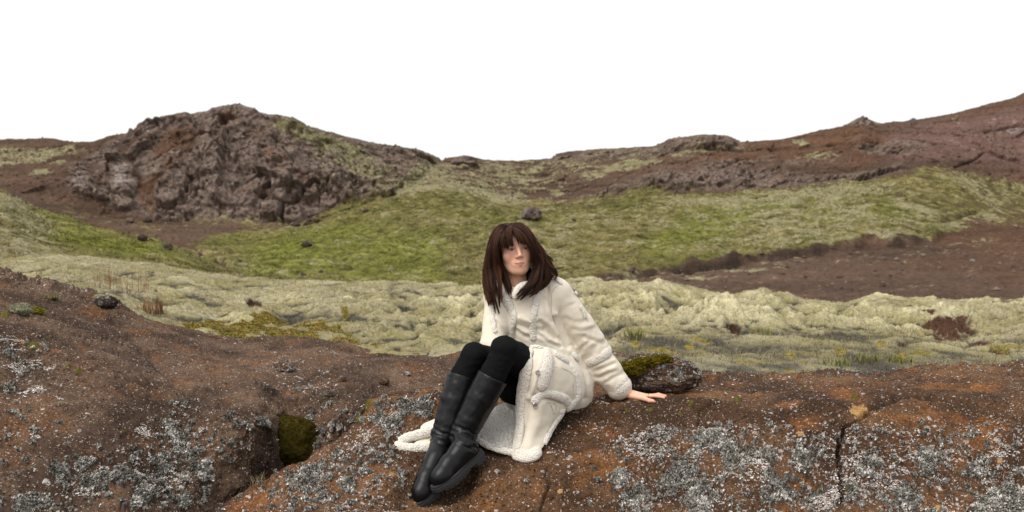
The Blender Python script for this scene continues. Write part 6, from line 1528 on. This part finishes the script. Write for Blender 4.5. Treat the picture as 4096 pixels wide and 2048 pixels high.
# ---------------------------------------------------------- tufts of grass
def blade_mat(name, c1, c2):
    m = NT(name); r = m.attr('tone'); m.inp('Base Color', m.mix(r, c1, c2)); m.inp('Roughness', .8); return m.m
M_DRY = blade_mat('dry_grass', (0.10, 0.075, 0.035), (0.36, 0.29, 0.16)); M_GRN = blade_mat('green_grass', (0.07, 0.08, 0.018), (0.27, 0.26, 0.08)); M_RED = blade_mat('red_stems', (0.10, 0.035, 0.018), (0.30, 0.15, 0.06))
def blades(P, n, length, spread, w_, rng, up=1.0):
    """n curved blades rising from points P"""
    b = P[rng.integers(0, len(P), n)]; a = rng.uniform(0, 6.28, n); L = length * rng.uniform(.45, 1.1, n); s_ = spread * rng.uniform(.1, 1, n)
    d = np.stack([np.cos(a) * s_, np.sin(a) * s_, np.full(n, up)], 1); sd = np.stack([-np.sin(a), np.cos(a), 0 * a], 1) * w_
    t = np.array([0, .4, .75, 1.0]); C_ = b[:, None] + d[:, None] * (L[:, None] * t)[..., None]; C_[..., 2] -= (s_[:, None] * L[:, None] * .6 * t ** 2.2)
    C_[..., :2] += (d[:, None, :2] * (L[:, None] * t ** 2)[..., None]) * .5
    wv = np.array([1, .85, .5, .06])[None, :, None]; V = np.stack([C_ - sd[:, None] * wv, C_ + sd[:, None] * wv], 2).reshape(n, 8, 3)
    F = (np.array([[0, 1, 3, 2], [2, 3, 5, 4], [4, 5, 7, 6]])[None] + (np.arange(n) * 8)[:, None, None]).reshape(-1, 4)
    return V.reshape(-1, 3), F, np.repeat(rng.random(n), 8)
def tuft(k, u, v, n, length, spread, rad, mat, lab, w_=.0016, name='grass_tuft', cat='grass tuft'):
    p = at(k, u, v); ang = srng.uniform(0, 6.28, 40); rr = rad * np.sqrt(srng.random(40)); P = p + np.stack([rr * np.cos(ang), rr * np.sin(ang), 0 * rr - .004], 1)
    V, F, tn = blades(P, n, length, spread, w_, srng); tag(mesh_from(name, V, F, mat, None, False, {'tone': tn}, p), lab, cat, 'grass tufts among the rocks')
tuft(1, 258, 490, 90, .10, .8, .035, M_DRY, 'dry grass tuft at the lower edge of the rock by the cleft')
tuft(1, 243, 502, 60, .06, .9, .03, M_DRY, 'short dry tuft below the other one on the rock edge')
tuft(0, 302, 436, 70, .09, 1.2, .03, M_DRY, 'straggling pale grass hanging over the moss in the cleft')
tuft(0, 53, 299, 160, .045, 1.2, .05, M_GRN, 'low bright green tuft on the left slope', .003)
tuft(2, 151, 314, 150, .20, .5, .12, M_RED, 'russet grass tuft at the foot of the moss bank', .0025)
for i, (u, v, lab) in enumerate(((104, 288, 'thin reddish stems on the moss above the perched stone'), (110, 284, 'tall reddish stems right of the thin ones'), (137, 280, 'sparse brown stems halfway up the left moss'), (142, 293, 'reddish stems low on the left moss'), (123, 296, 'short reddish stems beside the perched stone'))):
    tuft(2, u, v, 26, .22, .25, .12, M_RED, lab, .002, 'dry_stems', 'dry stems')
for i, (u, v, ln_, m_, lab) in enumerate(((865, 361, .08, M_GRN, 'yellow green grass tuft on the flat beyond the crack'), (838, 364, .07, M_GRN, 'paler grass tuft left of the yellow green one'), (900, 362, .07, M_GRN, 'green tuft beside the bare red hollow'), (760, 336, .09, M_GRN, 'green grass tuft between moss hummocks'), (632, 338, .10, M_GRN, 'green tuft on the moss behind her elbow'), (595, 352, .10, M_GRN, 'dark green tuft just behind her sleeve'))):
    tuft(2, u, v, 130, ln_, .5, .10, m_, lab, .0025)
# thin grass between the moss and the rock: nobody could count it
fr = np.where((MB_u > 560) & (MB_u < 1040) & (MB_v > 330) & (MB_v < 378))[0]
V1, F1, t1 = blades(MB_V[fr], 2600, .07, .7, .0016, srng); o = mesh_from('thin_grass', V1, F1, M_DRY, None, False, {'tone': t1}, (1, 7.5, .8)); tag(o, 'thin straw coloured grass on the flat behind the right rock', 'grass', kind='stuff')
# leafy plants, red and green, at the foot of the moss
fr = np.where(MB_cov[:, 3] * (MB_u < 400) > .5)[0]
if len(fr):
    Nn = np.tile([0, 0, 1.0], (len(fr), 1)); T, TF = tufts(MB_V[fr], Nn, 12000, .022, .008, srng, .9, .9)
    m = NT('heath_leaves'); r = m.noise(m.coord(), 9, 4, .7); r2 = m.noise(m.coord(), 50, 3, .7)
    c = m.ramp(m.math('ADD', m.math('MULTIPLY', r, .6), m.math('MULTIPLY', r2, .4)), [(.36, (0.045, 0.065, 0.010)), (.45, (0.15, 0.14, 0.03)), (.53, (0.32, 0.23, 0.055)), (.64, (0.28, 0.10, 0.03))]); m.inp('Base Color', c); m.inp('Roughness', .8)
    o = mesh_from('heath_plants', T, TF, m.m, None, False, None, (-2, 8.8, .8)); tag(o, 'low red and green heath plants along the foot of the moss', 'plants', kind='stuff')
